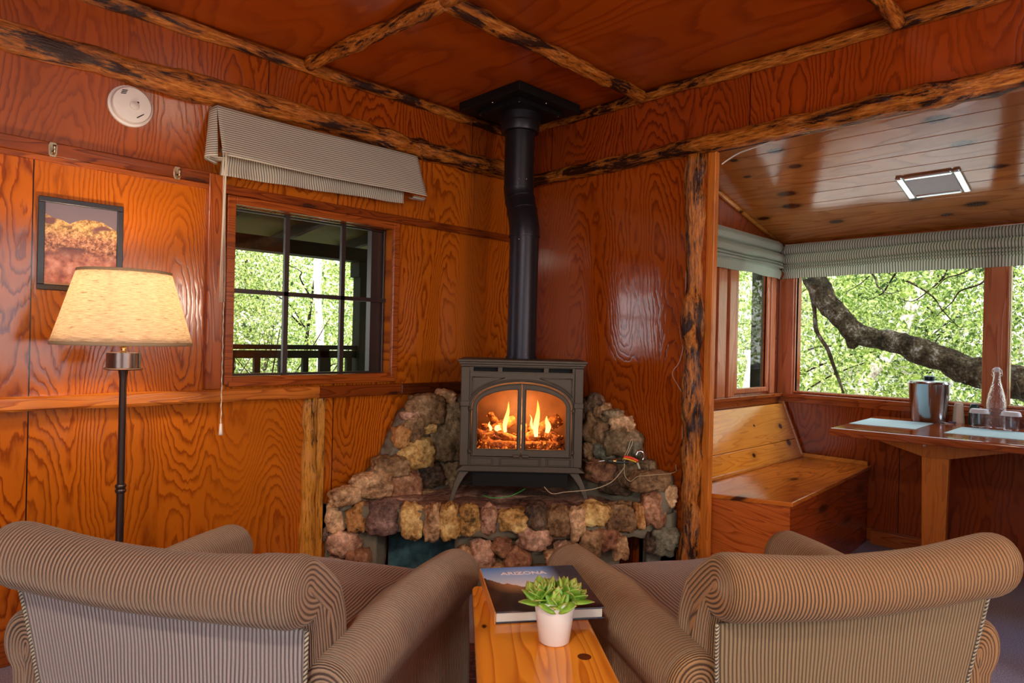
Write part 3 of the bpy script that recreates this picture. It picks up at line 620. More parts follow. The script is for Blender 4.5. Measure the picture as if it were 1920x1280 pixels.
def fieldstone(name, p, hw, hh, hd, axis_n, mat, seed, parent, sub=4, amp=.23):
    """rough rock: half sizes across, up and through; axis_n = outward horizontal normal"""
    bm = bmesh.new(); bmesh.ops.create_icosphere(bm, subdivisions=sub, radius=1.0)
    nrm = Vector(axis_n).normalized(); sd_ = Vector((nrm.y, -nrm.x, 0)); rnd = random.Random(seed)
    tw = rnd.uniform(-.25, .25); ct, st = math.cos(tw), math.sin(tw); off = Vector((seed*1.7, seed*.9, seed*2.3))
    for v in bm.verts:
        q = v.co.copy()
        # boxier than an ellipsoid
        m = max(abs(q.x), abs(q.y), abs(q.z)); q = q.lerp(q/m*.86, .45)
        k = 1+amp*noise.fractal(q*1.3+off, .8, 2.2, 5)-.55*amp*abs(noise.noise(q*3.1+off))-.3*amp*abs(noise.noise(q*7+off))
        vo = noise.voronoi(q*1.6+off)[0]; k -= .22*max(0, .30-(vo[1]-vo[0]))
        q = q*k; a, b = q.x*ct-q.z*st, q.x*st+q.z*ct
        v.co = Vector(p)+sd_*a*hw+Vector((0, 0, 1))*b*hh+nrm*q.y*hd
        v.co.x = min(v.co.x, -.004); v.co.y = min(v.co.y, -.004)
    me = bpy.data.meshes.new(name); bm.to_mesh(me); bm.free(); me.materials.append(mat)
    me.polygons.foreach_set('use_smooth', [True]*len(me.polygons))
    o = bpy.data.objects.new(name, me); COL.objects.link(o); o.parent = parent; return o
for i, (k, x, y, z, hw, hh, c) in enumerate(STONES):
    nrm = {'F': (-Fv.x, -Fv.y, 0), 'L': (-.25, -1, 0), 'R': (-1, -.25, 0)}[k]
    hd = {'F': .055, 'L': .050, 'R': .050}[k]+.25*min(hw, hh)
    p = Vector((x, y, z))-Vector(nrm).normalized()*({'F': .035, 'L': .025, 'R': .025}[k])
    if k == 'L': p.y += .012
    if k == 'R': p.x += .012
    o = fieldstone('stone', p, hw*1.2, hh*1.2, hd, nrm, SM[c], i+3, hearth)
    o['label'] = SN[c]+' stone'
def mass(name, ring_pts, z0, z1, mat, parent, rough=.012, zf=None):
    """plan polygon extruded with a rough skin"""
    bm = bmesh.new(); vs_ = [bm.verts.new((p[0], p[1], z0)) for p in ring_pts]; f = bm.faces.new(vs_)
    r = bmesh.ops.extrude_face_region(bm, geom=[f]); 
    for e in r['geom']:
        if isinstance(e, bmesh.types.BMVert): e.co.z = z1
    bmesh.ops.recalc_face_normals(bm, faces=bm.faces)
    bmesh.ops.triangulate(bm, faces=bm.faces)
    for _ in range(5):
        lg = [e for e in bm.edges if e.calc_length() > .05]
        if not lg: break
        bmesh.ops.subdivide_edges(bm, edges=lg, cuts=1); bmesh.ops.triangulate(bm, faces=[f for f in bm.faces if len(f.verts) > 3])
    for v in bm.verts:
        if v.co.x < -.02 and v.co.y < -.02 and v.co.z > .01:
            v.co += Vector([noise.fractal(v.co*9+Vector((k*7, 0, 0)), 1, 2, 3) for k in range(3)])*rough
        v.co.x = min(v.co.x, -.003); v.co.y = min(v.co.y, -.003)
    me = bpy.data.meshes.new(name); bm.to_mesh(me); bm.free(); me.materials.append(mat); me.polygons.foreach_set('use_smooth', [True]*len(me.polygons))
    o = bpy.data.objects.new(name, me); COL.objects.link(o); o.parent = parent; return o
def arc(d0, l0, l1, n, bulge=.1):
    out = []
    for i in range(n+1):
        l = l0+(l1-l0)*i/n; t = (l+.05)/.87; out.append(lat(l, d0+bulge*t*t, 0)[:2])
    return out
fr_ = arc(3.13, -.90, .84, 14)
M_slab = stone_mat('flagstone', (.22, .11, .075), (.34, .19, .13))
mass('hearth_slab', [(-.002, -.002), (-1.265, -.002)]+fr_+[(-.002, -1.195)], .262, .385, M_slab, hearth)
mass('mortar', [(-1.25, -.002), (-1.255, -.03)]+arc(3.17, -.865, -.64, 3)+[lat(-.62, 3.35, 0)[:2], (-1.05, -.002)], 0, .262, M_mortar, hearth)
mass('mortar', arc(3.17, -.26, .55, 6)+[lat(.5, 3.45, 0)[:2], lat(-.2, 3.45, 0)[:2]], 0, .262, M_mortar, hearth)
mass('mortar', arc(3.20, .70, .80, 2)+[(-.002, -1.19), (-.002, -1.02), lat(.7, 3.4, 0)[:2]], 0, .262, M_mortar, hearth)
# mortar apron behind the front row of stones
mass('mortar', arc(3.115, -.885, .83, 14)+list(reversed(arc(3.15, -.86, .81, 14))), .262, .372, M_mortar, hearth, .02)
def wallmass(pts, ax, parent):
    bm = bmesh.new()
    v0 = [bm.verts.new((a, -.002, z) if ax == 'L' else (-.002, a, z)) for a, z in pts]; f = bm.faces.new(v0)
    r = bmesh.ops.extrude_face_region(bm, geom=[f])
    for e in r['geom']:
        if isinstance(e, bmesh.types.BMVert):
            if ax == 'L': e.co.y = -.10
            else: e.co.x = -.10
    bmesh.ops.recalc_face_normals(bm, faces=bm.faces); bmesh.ops.triangulate(bm, faces=bm.faces)
    for _ in range(5):
        lg = [e for e in bm.edges if e.calc_length() > .05]
        if not lg: break
        bmesh.ops.subdivide_edges(bm, edges=lg, cuts=1); bmesh.ops.triangulate(bm, faces=[f for f in bm.faces if len(f.verts) > 3])
    for v in bm.verts:
        if (v.co.y if ax == 'L' else v.co.x) < -.02: v.co += Vector([noise.fractal(v.co*9+Vector((k*7, 0, 0)), 1, 2, 3) for k in range(3)])*.02
    me = bpy.data.meshes.new('mortar'); bm.to_mesh(me); bm.free(); me.materials.append(M_mortar); me.polygons.foreach_set('use_smooth', [True]*len(me.polygons))
    o = bpy.data.objects.new('mortar', me); COL.objects.link(o); o.parent = parent
wallmass([(-1.22, .37), (-1.20, .42), (-1.10, .47), (-.97, .56), (-.89, .72), (-.84, .81), (-.77, .85), (-.65, .865), (-.42, .875), (-.13, .88), (-.13, .37)], 'L', hearth)
wallmass([(-.13, .37), (-.13, .88), (-.667, .86), (-.74, .85), (-.847, .81), (-.95, .73), (-1.01, .62), (-1.04, .53), (-1.17, .55), (-1.18, .37)], 'R', hearth)
for i, (l, d, a, b) in enumerate(((-.55, 3.35, .15, .07), (-.20, 3.25, .17, .08), (.18, 3.27, .16, .07), (.5, 3.3, .14, .08), (-.05, 3.5, .3, .13), (-.35, 3.22, .12, .05), (.36, 3.22, .12, .05), (.03, 3.2, .12, .04))):
    fieldstone('flagstone', lat(l, d, .384), a, .014, b, (-Fv.x, -Fv.y, 0), M_slab, 90+i, hearth, amp=.15)
# blue-green painted back of the log niche
g = G('niche back'); nn = g.noise(g.tc.outputs['Object'], 14, 4); g.set(color=g.ramp(nn, [(.3, (.02, .045, .055)), (.6, (.07, .18, .19)), (.8, (.16, .30, .28))]), rough=.8); g.bump(nn, .5, .01)
p0, p1 = lat(-.62, 3.42, 0), lat(-.2, 3.42, 0)
MB().prism([(p0.x, p0.y), (p1.x, p1.y), (p1.x+.02, p1.y+.02), (p0.x+.02, p0.y+.02)], 0, .262, lambda x, y, t: (x, y, t)).build('niche_back', g.m, hearth)

# ------------------------------------------------------------------ stove
SZ = .392
sp = lat(.055, 3.22, SZ)
stove = thing('gas_stove', 'cast iron stove with arched glass doors and a lit fire on the stone hearth', 'stove', sp, YAW-PI/2)
I = lambda a, b, t: (a, t, b)       # (x, z) profile, t = depth
K = .000654
def sx(cx): return (cx-555)*K
def sz(cy): return (1220-cy)*K
DP = .36
mb = MB()
ang = 44
def arch(hw, zb, zs, zt, n=22, full=True):
    """closed loop: bottom left, bottom right, up, over the arch"""
    pts = [(-hw, zb), (hw, zb), (hw, zs)]
    for i in range(1, n):
        a = PI*i/n; pts.append((hw*math.cos(a), zs+(zt-zs)*math.sin(a)**.9))
    pts.append((-hw, zs)); return pts
A_out = arch(.247, .236, .470, .604)
def to_rect(loop, x, zb, zt, c=(0, .42)):
    out = []
    for px, pz in loop:
        dx, dz = px-c[0], pz-c[1]; k = 1e9
        if dx: k = min(k, abs(x/dx))
        if dz: k = min(k, ((zt-c[1])/dz) if dz > 0 else ((zb-c[1])/dz))
        out.append((c[0]+dx*k, c[1]+dz*k))
    # snap the nearest points onto the four corners
    for cx, cz in ((-x, zb), (x, zb), (x, zt), (-x, zt)):
        j = min(range(len(out)), key=lambda i: (out[i][0]-cx)**2+(out[i][1]-cz)**2); out[j] = (cx, cz)
    return out
RX = .257
rect = to_rect(A_out, RX, .235, .650)
mb.ring(rect, A_out, 0, .02, I)
mb.build('front_panel', M_iron, stove, bevel=.002)
mb = MB()
mb.box(-.290, -.275, .0, DP, .16, .676).box(.275, .290, .0, DP, .16, .676).box(-.29, .29, DP-.015, DP, .16, .676).box(-.29, .29, .05, DP, .660, .676).box(-.29, .29, 0, DP, .16, .19)
mb.build('body', M_iron, stove, bevel=.003)
for s in (-1, 1):
    x0, x1 = sorted((s*.258, s*.300))
    MB().box(x0, x1, -.006, .03, .19, .676).box(x0-.003, x1+.003, -.011, .02, .480, .508).build('corner_pillar', M_iron, stove, bevel=.004)
mb = MB()
mb.box(-.258, .258, -.001, .02, .648, .654).box(-.258, .258, -.001, .02, .673, .680)
for a, b in ((95, 188), (370, 405), (715, 752), (930, 1015)): mb.box(sx(a), sx(b), -.001, .02, .65, .676)
mb.build('vent_grille', M_iron, stove, bevel=.0015)
MB().box(-.258, .258, .022, .03, .650, .676).build('vent_shadow_box', M_ironx, stove)
def plate(mb, zb, zt, x, yf, yb, ch=.0):
    mb.box(-x, x, yf, yb, zb, zt)
mb = MB(); plate(mb, .677, .688, .302, -.012, DP+.01); plate(mb, .688, .700, .310, -.020, DP+.015); plate(mb, .700, .712, .316, -.026, DP+.02)
mb.build('top_plate', M_iron, stove, bevel=.003)
# bottom skirt with raised frames
mb = MB(); mb.box(-.272, .272, -.003, .02, .19, .236)
mb.prism([(-.272-.01, .19), (.272+.01, .19), (.318, .163), (-.318, .163)], -.006, DP, I)
mb.build('bottom_skirt', M_iron, stove, bevel=.003)
def rframe(mb, x0, x1, z0, z1, wd, y0, y1):
    mb.box(x0, x1, y0, y1, z0, z0+wd).box(x0, x1, y0, y1, z1-wd, z1).box(x0, x0+wd, y0, y1, z0, z1).box(x1-wd, x1, y0, y1, z0, z1)
for a, b in ((165, 352), (392, 708), (745, 940)):
    mb = MB(); rframe(mb, sx(a), sx(b), .192, .233, .004, -.008, 0); rframe(mb, sx(a)+.009, sx(b)-.009, .197, .228, .003, -.007, 0)
    mb.build('raised_frame', M_iron, stove, bevel=.001)
for s in (-1, 1):   # spandrel ornaments
    pts = [(s*.245, .625), (s*.085, .625)]
    for i in range(9):
        a = PI*(.30-.022*i*1.0); pts.append((s*.268*math.cos(a)*1.0, .475+.150*math.sin(a)**.9))
    pts.append((s*.245, .53))
    pts3 = [(p[0], -.002, p[1]) for p in pts]+[(pts[0][0], -.002, pts[0][1])]
    MB().tube(pts3, .0032, 6).build('spandrel_moulding', M_iron, stove, True)
hood = [(p[0]*1.055, -.003, .42+(p[1]-.42)*1.055) for p in A_out[2:]]
MB().tube(hood, .0045, 8).build('arch_moulding', M_iron, stove, True)
# doors
def half(s, g_, hw, zb, zs, zt, n=16):
    pts = [(s*g_, zb), (s*hw, zb), (s*hw, zs)]
    for i in range(1, n+1):
        a = PI/2*i/n; x = hw*math.cos(a)
        if x < g_: break
        pts.append((s*x, zs+(zt-zs)*math.sin(a)**.9))
    a = math.acos(g_/hw); pts.append((s*g_, zs+(zt-zs)*math.sin(a)**.9))
    while len(pts) < n+4: pts.insert(-1, ((pts[-1][0]+pts[-2][0])/2, (pts[-1][1]+pts[-2][1])/2))
    return pts
for s in (-1, 1):
    o_ = half(s, .0015, .243, .240, .472, .598); i_ = half(s, .019, .218, .275, .480, .570)
    n = min(len(o_), len(i_)); o_, i_ = o_[:n], i_[:n]
    d = MB().ring(o_, i_, -.012, .008, I).build('door', M_iron, stove, bevel=.002)
    d['label'] = ('left' if s < 0 else 'right')+' arched door'
    ii = [(p[0], -.013, p[1]) for p in i_]+[(i_[0][0], -.013, i_[0][1])]
    MB().tube(ii, .0028, 6).build('door_bead', M_iron, d, True)
    oo = [(p[0]*.975+s*.0008, -.012, .42+(p[1]-.42)*.972) for p in o_[1:]]
    MB().tube(oo, .002, 6).build('door_bead', M_iron, d, True)
    MB().prism(i_, .000, .003, I).build('glass', M_sglass, d)
    for zz in (.468, .262):
        hgo = MB().tube([(s*.253, -.010, zz-.012), (s*.253, -.010, zz+.012)], .005, 10)
        hgo.tube([(s*.262, -.008, zz), (s*.240, -.014, zz)], .0035, 8); hgo.build('hinge', M_iron, d, True)
    MB().tube([(s*.250, -.009, .27), (s*.250, -.009, .46)], .0022, 6).build('hinge_rod', M_iron, d, True)
    v = [(s*(.003+.040*math.sin(PI/2*u)), -.014-.014*math.sin(PI*v_), .240+.011*math.sin(2*PI*v_)) for u in (0, .4, .8, 1) for v_ in (0, .25, .5, .75, 1)]
    MB().obox((s*.022, -.017, .243), (.018, .007, .008)).build('door_pull', M_iron, d, bevel=.006, seg=3)
# curved legs
for sx_, sy_ in ((-1, 0), (1, 0), (-1, 1), (1, 1)):
    y0 = .035 if sy_ == 0 else DP-.05
    path = [(sx_*.262, y0, .168), (sx_*.286, y0-.004, .135), (sx_*.308, y0-.010, .095), (sx_*.324, y0-.018, .05), (sx_*.336, y0-.026, .012), (sx_*.343, y0-.030, 0.0)]
    wdt = [.032, .025, .019, .015, .013, .014]
    if sy_: path = [(p[0], y0+(y0-p[1]), p[2]) for p in path]
    mb = MB(); vv = []
    for (x, y, z), hw in zip(path, wdt):
        vv += [(x-hw, y-.012, z), (x+hw*.6, y-.014, z), (x+hw*.6, y+.012, z), (x-hw, y+.012, z)]
    ff = [(i*4+k, i*4+(k+1) % 4, i*4+4+(k+1) % 4, i*4+4+k) for i in range(5) for k in range(4)]+[(0, 1, 2, 3), (23, 22, 21, 20)]
    mb.add(vv, ff).build('leg', M_iron, stove, bevel=.004, sub=0)
MB().box(-.235, .235, .03, DP-.03, .085, .162).build('burner_box', M_ironx, stove, bevel=.002)
# firebox
g = G('firebox lining'); nn = g.noise(g.tc.outputs['Object'], 8, 3); g.set(color=g.ramp(nn, [(.3, (.10, .045, .02)), (.7, (.26, .13, .06))]), rough=.55)
mb = MB(); mb.box(-.262, -.256, .03, .30, .24, .64).box(.256, .262, .03, .30, .24, .64).box(-.262, .262, .295, .30, .24, .64).box(-.262, .262, .03, .30, .634, .64).box(-.262, .262, .025, .30, .236, .246)
mb.build('firebox', g.m, stove)
g = G('charred log'); o_ = g.tc.outputs['Object']; nn = g.noise(o_, 45, 4, .65); n2 = g.noise(o_, 110, 3)
hot = g.ramp(g.noise(o_, 70, 3), [(.60, gray(0)), (.68, gray(1))])
g.set(color=g.ramp(nn, [(.3, (.05, .018, .008)), (.5, (.30, .12, .045)), (.65, (.55, .26, .10))]), rough=.9, em=(1, .28, .04), ems=g.m2('MULTIPLY', hot, 1.6)); g.bump(nn, 1, .01); M_ember = g.m
for a, b, r_ in (((-.21, .10, .31), (-.04, .20, .40), .026), ((-.20, .16, .36), (-.02, .10, .30), .022), ((.03, .12, .30), (.20, .18, .41), .030), ((.20, .09, .31), (.05, .20, .36), .024), ((-.20, .09, .285), (.02, .08, .275), .024), ((.0, .08, .28), (.20, .08, .285), .022), ((-.16, .20, .42), (-.09, .12, .33), .018), ((.02, .18, .37), (-.01, .09, .28), .02), ((-.23, .07, .355), (-.13, .15, .30), .013), ((.10, .07, .30), (.17, .12, .25), .012)):
    pts = [Vector(a).lerp(Vector(b), i/10) for i in range(11)]
    MB().tube(pts, r_, 14, lump=.4, seed=r_*900, lscale=30).build('gas_log', M_ember, stove, True)
rnd = random.Random(5); mb = MB()
for _ in range(240):
    x = rnd.uniform(-.22, .22); y = rnd.uniform(.05, .18); z = .25+.025*rnd.random()+.05*(y-.05)/.13
    s_ = rnd.uniform(.004, .011); mb.obox((x, y, z), (s_, s_*.8, s_*.7), Matrix.Rotation(rnd.uniform(0, 3), 3, Vector((rnd.random(), rnd.random(), rnd.random())).normalized()))
em = mb.build('embers', M_ember, stove); em['kind'] = 'stuff'
g = G('flame'); x, y, z = g.xyz()
hz = g.m2('DIVIDE', g.m2('SUBTRACT', z, .28), .2)
g.set(color=(0, 0, 0), em=g.ramp(hz, [(0, (1, .80, .42)), (.5, (1, .62, .22)), (1, (1, .36, .07))]), ems=3.2, rough=1, spec=0)
for x0, y0, z0, h_, w_, ln in ((-.078, .09, .345, .155, .015, .016), (.078, .09, .325, .185, .018, .006), (-.155, .10, .350, .045, .009, -.006), (.135, .10, .345, .085, .018, -.004), (.058, .11, .36, .075, .008, -.016), (-.115, .11, .35, .03, .02, .0)):
    pts, rad = [], []
    for i in range(13):
        t = i/12; pts.append((x0+ln*t*t+.004*math.sin(t*7+x0*40), y0, z0+h_*t)); rad.append(w_*(.5+.9*t if t < .3 else .77*(1-((t-.3)/.7)**1.6)+.02))
    f_ = MB().tube(pts, rad, 12); f_.v = [(a, y0+(b-y0)*.35, c) for a, b, c in f_.v]; f_.build('flame', g.m, stove, True)
fl = light('fire_light', 'POINT', tuple(sp+Fv*.10+Vector((0, 0, .44))), 5.5, (1, .50, .18), shadow_soft_size=.05)

# flue pipe with elbows, collar and ceiling box
pb = lat(.052, 3.53, 0)
pipe = thing('stovepipe', 'black stovepipe with elbows rising from the stove to the square ceiling box', 'stovepipe', (pb.x, pb.y, SZ+.712))
def pl(l, d, z): v = lat(l, d, z)-Vector((pb.x, pb.y, SZ+.712)); return (v.x, v.y, v.z)
zt0 = SZ+.712
autosmooth(MB().tube([pl(.052, 3.53, zt0), pl(.054, 3.53, 1.765)], .0785, 40).build('lower_pipe', M_pipe, pipe))
autosmooth(MB().tube([pl(.052, 3.53, zt0+.001), pl(.052, 3.53, zt0+.012)], .084, 40).build('pipe_collar', M_pipe, pipe))
el = [pl(.054, 3.53, 1.755), pl(.054, 3.53, 1.80), pl(.046, 3.55, 1.86), pl(.034, 3.575, 1.93), pl(.022, 3.60, 1.99), pl(.018, 3.60, 2.03), pl(.018, 3.60, 2.06)]
autosmooth(MB().tube(el, [.0815, .0815, .081, .081, .081, .0815, .0815], 40).build('elbow', M_pipe, pipe))
for p_, q_, r_ in ((el[0], (el[0][0], el[0][1], el[0][2]+.008), .0840), ((el[5][0], el[5][1], el[5][2]+.004), (el[5][0], el[5][1], el[5][2]+.012), .0840)):
    autosmooth(MB().tube([p_, q_], r_, 40).build('elbow_seam', M_pipe, pipe))
for i in (2, 3):
    a = Vector(el[i]); b = Vector(el[i+1]); m_ = a.lerp(b, .5); dd = (b-a).normalized()*.003
    MB().tube([m_-dd, m_+dd], .0832, 40).build('elbow_seam', M_pipe, pipe, True)
autosmooth(MB().tube([pl(.018, 3.60, 2.05), pl(.018, 3.60, 2.40)], .0815, 40).build('upper_pipe', M_pipe, pipe))
autosmooth(MB().lathe([(.082, 0), (.103, .002), (.106, .010), (.106, .05), (.112, .055), (.112, .10)], 40, pl(.018, 3.60, 2.335)).build('ceiling_collar', M_pipe, pipe))
q = pl(.012, 3.60, 2.44)
MB().box(q[0]-.235, q[0]+.235, q[1]-.235, q[1]+.235, q[2]+.012, q[2]+.058).build('ceiling_box', M_black, pipe, bevel=.003)
MB().box(q[0]-.165, q[0]+.165, q[1]-.165, q[1]+.165, q[2]-.008, q[2]+.014).build('ceiling_flange', M_black, pipe, bevel=.003)
for dx, dy in ((-.15, -.15), (.15, -.15), (-.15, .15), (.15, .15), (-.2, 0), (0, -.2)):
    MB().lathe([(.001, 0), (.004, .001), (.004, .006)], 10, (q[0]+dx, q[1]+dy, q[2]-.010 if abs(dx) < .18 and abs(dy) < .18 else q[2]+.008)).build('screw', M_chrome, pipe, True)
for l, d, z in ((.054+.02, 3.452, 1.13), (.054-.03, 3.454, 1.735), (.018+.04, 3.528, 2.07), (.018, 3.519, 2.07)):
    MB().lathe([(.001, -.003), (.003, 0), (.001, .003)], 8, pl(l, d, z)).build('rivet', M_chrome, pipe, True)

# wires on the hearth
M_tan = plain('tan lead', (.52, .42, .26), .5)
wr = thing('thermostat_wire', 'thin tan wire looping over the hearth stones right of the stove and up the post', 'wire', (-.14, -.95, .60))
def wp(l): return [(a+.14, b+.95, c-.60) for a, b, c in l]
def smooth_path(pts, n=8):
    P_ = [Vector(p) for p in pts]; out = []
    for i in range(len(P_)-1):
        a = P_[max(i-1, 0)]; b = P_[i]; c = P_[i+1]; d = P_[min(i+2, len(P_)-1)]
        for k in range(n):
            t = k/n; out.append(.5*((2*b)+(c-a)*t+(2*a-5*b+4*c-d)*t*t+(3*b-a-3*c+d)*t**3))
    out.append(P_[-1]); return out
def wpx(pts):
    o_ = smooth_path([lat(l, d, z) for l, d, z in pts])
    return [Vector((min(p.x, -.008), min(p.y, -.008), p.z)) for p in o_]
A_ = [(0.1701, 3.16, 0.4996), (0.2081, 3.14, 0.4717), (0.2717, 3.14, 0.4808), (0.3991, 3.14, 0.4964), (0.4892, 3.15, 0.5295), (0.541, 3.16, 0.5825), (0.5557, 3.16, 0.6111), (0.5491, 3.17, 0.64), (0.5706, 3.18, 0.6775), (0.5894, 3.19, 0.7281), (0.5974, 3.19, 0.7179), (0.5759, 3.18, 0.6699), (0.5528, 3.16, 0.6265)]
M = wr.location
def addw(parent, name, pts, r_, mat):
    pts = [p-Vector(parent.location) for p in pts]; return MB().tube(pts, r_, 7).build(name, mat, parent, True)
addw(wr, 'looped_lead', wpx(A_), .0022, M_tan)
addw(wr, 'looped_lead', wpx([(0.5533, 3.16, 0.6059), (0.5559, 3.14, 0.5639), (0.582, 3.14, 0.5389), (0.6108, 3.12, 0.5667), (0.6572, 3.1, 0.5769), (0.7074, 3.1, 0.5831), (0.7801, 3.16, 0.5777), (0.8363, 3.24, 0.5812), (0.862, 3.27, 0.6078)]), .0018, M_tan)
wwall = [(-.006, -1.214, .62), (-.006, -1.212, .80), (-.006, -1.208, .95), (-.006, -1.150, 1.05), (-.006, -1.19, 1.12), (-.006, -1.212, 1.25), (-.006, -1.214, 1.6), (-.006, -1.222, 1.75), (-.006, -1.214, 1.9), (-.006, -1.222, 2.09)]
addw(wr, 'wall_lead', smooth_path(wwall), .0020, plain('white lead', (.62, .45, .33), .6))
gw = thing('ground_wire', 'short green wire lying on the hearth under the stove', 'wire', tuple(lat(-.05, 3.13, .40)))
addw(gw, 'lead', [p for p in wpx([(-0.1244, 3.16, 0.4518), (-0.072, 3.13, 0.4473), (-0.0085, 3.12, 0.4562), (0.0421, 3.14, 0.4705), (0.0789, 3.2, 0.4782)])], .0022, plain('green wire', (.05, .35, .06), .4))
gv = thing('gas_valve', 'small gas line and valve on the stones behind the stove, right side', 'gas valve', tuple(lat(.47, 3.2, .60)))
addw(gv, 'gas_line', wpx([(0.361, 3.24, 0.6205), (0.3908, 3.2, 0.6128), (0.427, 3.18, 0.6225), (0.4616, 3.17, 0.6303)]), .0040, M_chrome)
addw(gv, 'gas_line', wpx([(0.4771, 3.17, 0.6307), (0.5288, 3.17, 0.6241), (0.5752, 3.17, 0.6251)]), .011, plain('black valve', (.03, .035, .03), .4))
addw(gv, 'brass_fitting', wpx([(0.5, 3.168, 0.629), (0.5155, 3.168, 0.6293)]), .0125, brs)
ck = [(0.6131, 3.17, 0.6595), (0.623, 3.17, 0.6778), (0.6411, 3.17, 0.6756), (0.6493, 3.17, 0.6526), (0.6445, 3.17, 0.637)]
addw(gv, 'chrome_elbow', wpx(ck), .0075, M_chrome)
lt = thing('lighter', 'red and yellow lighter tucked in the wire beside the stove', 'lighter', tuple(lat(.56, 3.13, .61)))
addw(lt, 'body', wpx([(0.5444, 3.13, 0.6573), (0.5802, 3.13, 0.653), (0.6136, 3.13, 0.6385)]), .0075, plain('red plastic', (.75, .05, .015), .3))
addw(lt, 'yellow_stripe', wpx([(0.5432, 3.122, 0.6511), (0.5789, 3.122, 0.6443), (0.6045, 3.122, 0.6347)]), .0035, plain('yellow plastic', (.8, .55, .02), .3))
addw(lt, 'tag', wpx([(0.6112, 3.13, 0.6308), (0.6221, 3.13, 0.6031)]), .0055, plain('pale tag', (.5, .52, .36), .5))

# ------------------------------------------------------------------ armchairs
def near_seg(p, segs):
    best = None
    for a, b in segs:
        ax, ay = a; bx, by = b; dx, dy = bx-ax, by-ay; L = dx*dx+dy*dy
        t = max(0, min(1, ((p[0]-ax)*dx+(p[1]-ay)*dy)/L)) if L else 0
        q_ = (ax+dx*t, ay+dy*t); d = (p[0]-q_[0])**2+(p[1]-q_[1])**2
        if best is None or d < best[0]: best = (d, q_)
    return best[1]
def resample(poly, step):
    out = []; n = len(poly)
    for i in range(n):
        a, b = poly[i], poly[(i+1) % n]; L = math.dist(a, b); k = max(1, round(L/step))
        for j in range(k): out.append((a[0]+(b[0]-a[0])*j/k, a[1]+(b[1]-a[1])*j/k))
    return out
def bolster(prof, segs, t0, t1, cap0, cap1, mp, deform=None, step=.014, n=44, K=9, dome=.55, ustep=1.0):
    """profile swept along t with domed, upholstered ends; u = metres across the wales"""
    prof = resample(prof, step); sk = [near_seg(p, segs) for p in prof]; rings = []
    for _ in range(14): sk = [((sk[i-1][0]+2*sk[i][0]+sk[(i+1) % len(sk)][0])/4, (sk[i-1][1]+2*sk[i][1]+sk[(i+1) % len(sk)][1])/4) for i in range(len(sk))]
    def put(t, k, u): rings.append((t, k, u))
    rr = .07
    kf = lambda a: .62+.38*max(0, math.cos(a))**dome
    fl_ = [.62-.58*q_/8 for q_ in range(8, 0, -1)]
    for q_ in fl_: put(t0, q_, t0-.045-(.62-q_)*.15)
    for i in range(K, 0, -1):
        a = PI/2*i/K; put(t0+cap0-cap0*math.sin(a), kf(a), t0+cap0-a/(PI/2)*(.045+cap0))
    for i in range(n+1): t = t0+cap0+(t1-cap1-t0-cap0)*i/n; put(t, 1, t)
    for i in range(1, K+1):
        a = PI/2*i/K; put(t1-cap1+cap1*math.sin(a), kf(a), t1-cap1+a/(PI/2)*(.045+cap1))
    for q_ in reversed(fl_): put(t1, q_, t1+.045+(.62-q_)*.15)
    vs_, us, m = [], [], len(prof)
    for t, k, u in rings:
        for p, q_ in zip(prof, sk):
            a, b = q_[0]+(p[0]-q_[0])*k, q_[1]+(p[1]-q_[1])*k
            c = mp(t, a, b)
            if deform: c = deform(c)
            dk = (.62-k)*math.dist(p, q_) if k <= .62 else 0
            vs_.append(c); us.append((t1+.045+dk if t > (t0+t1)/2 else t0-.045-dk) if dk else u)
    fs = [(i*m+j, i*m+(j+1) % m, (i+1)*m+(j+1) % m, (i+1)*m+j) for i in range(len(rings)-1) for j in range(m)]
    L_ = (len(rings)-1)*m; fs += [tuple(range(m-1, -1, -1)), tuple(range(L_, L_+m))]
    return MB().add(vs_, fs, us)
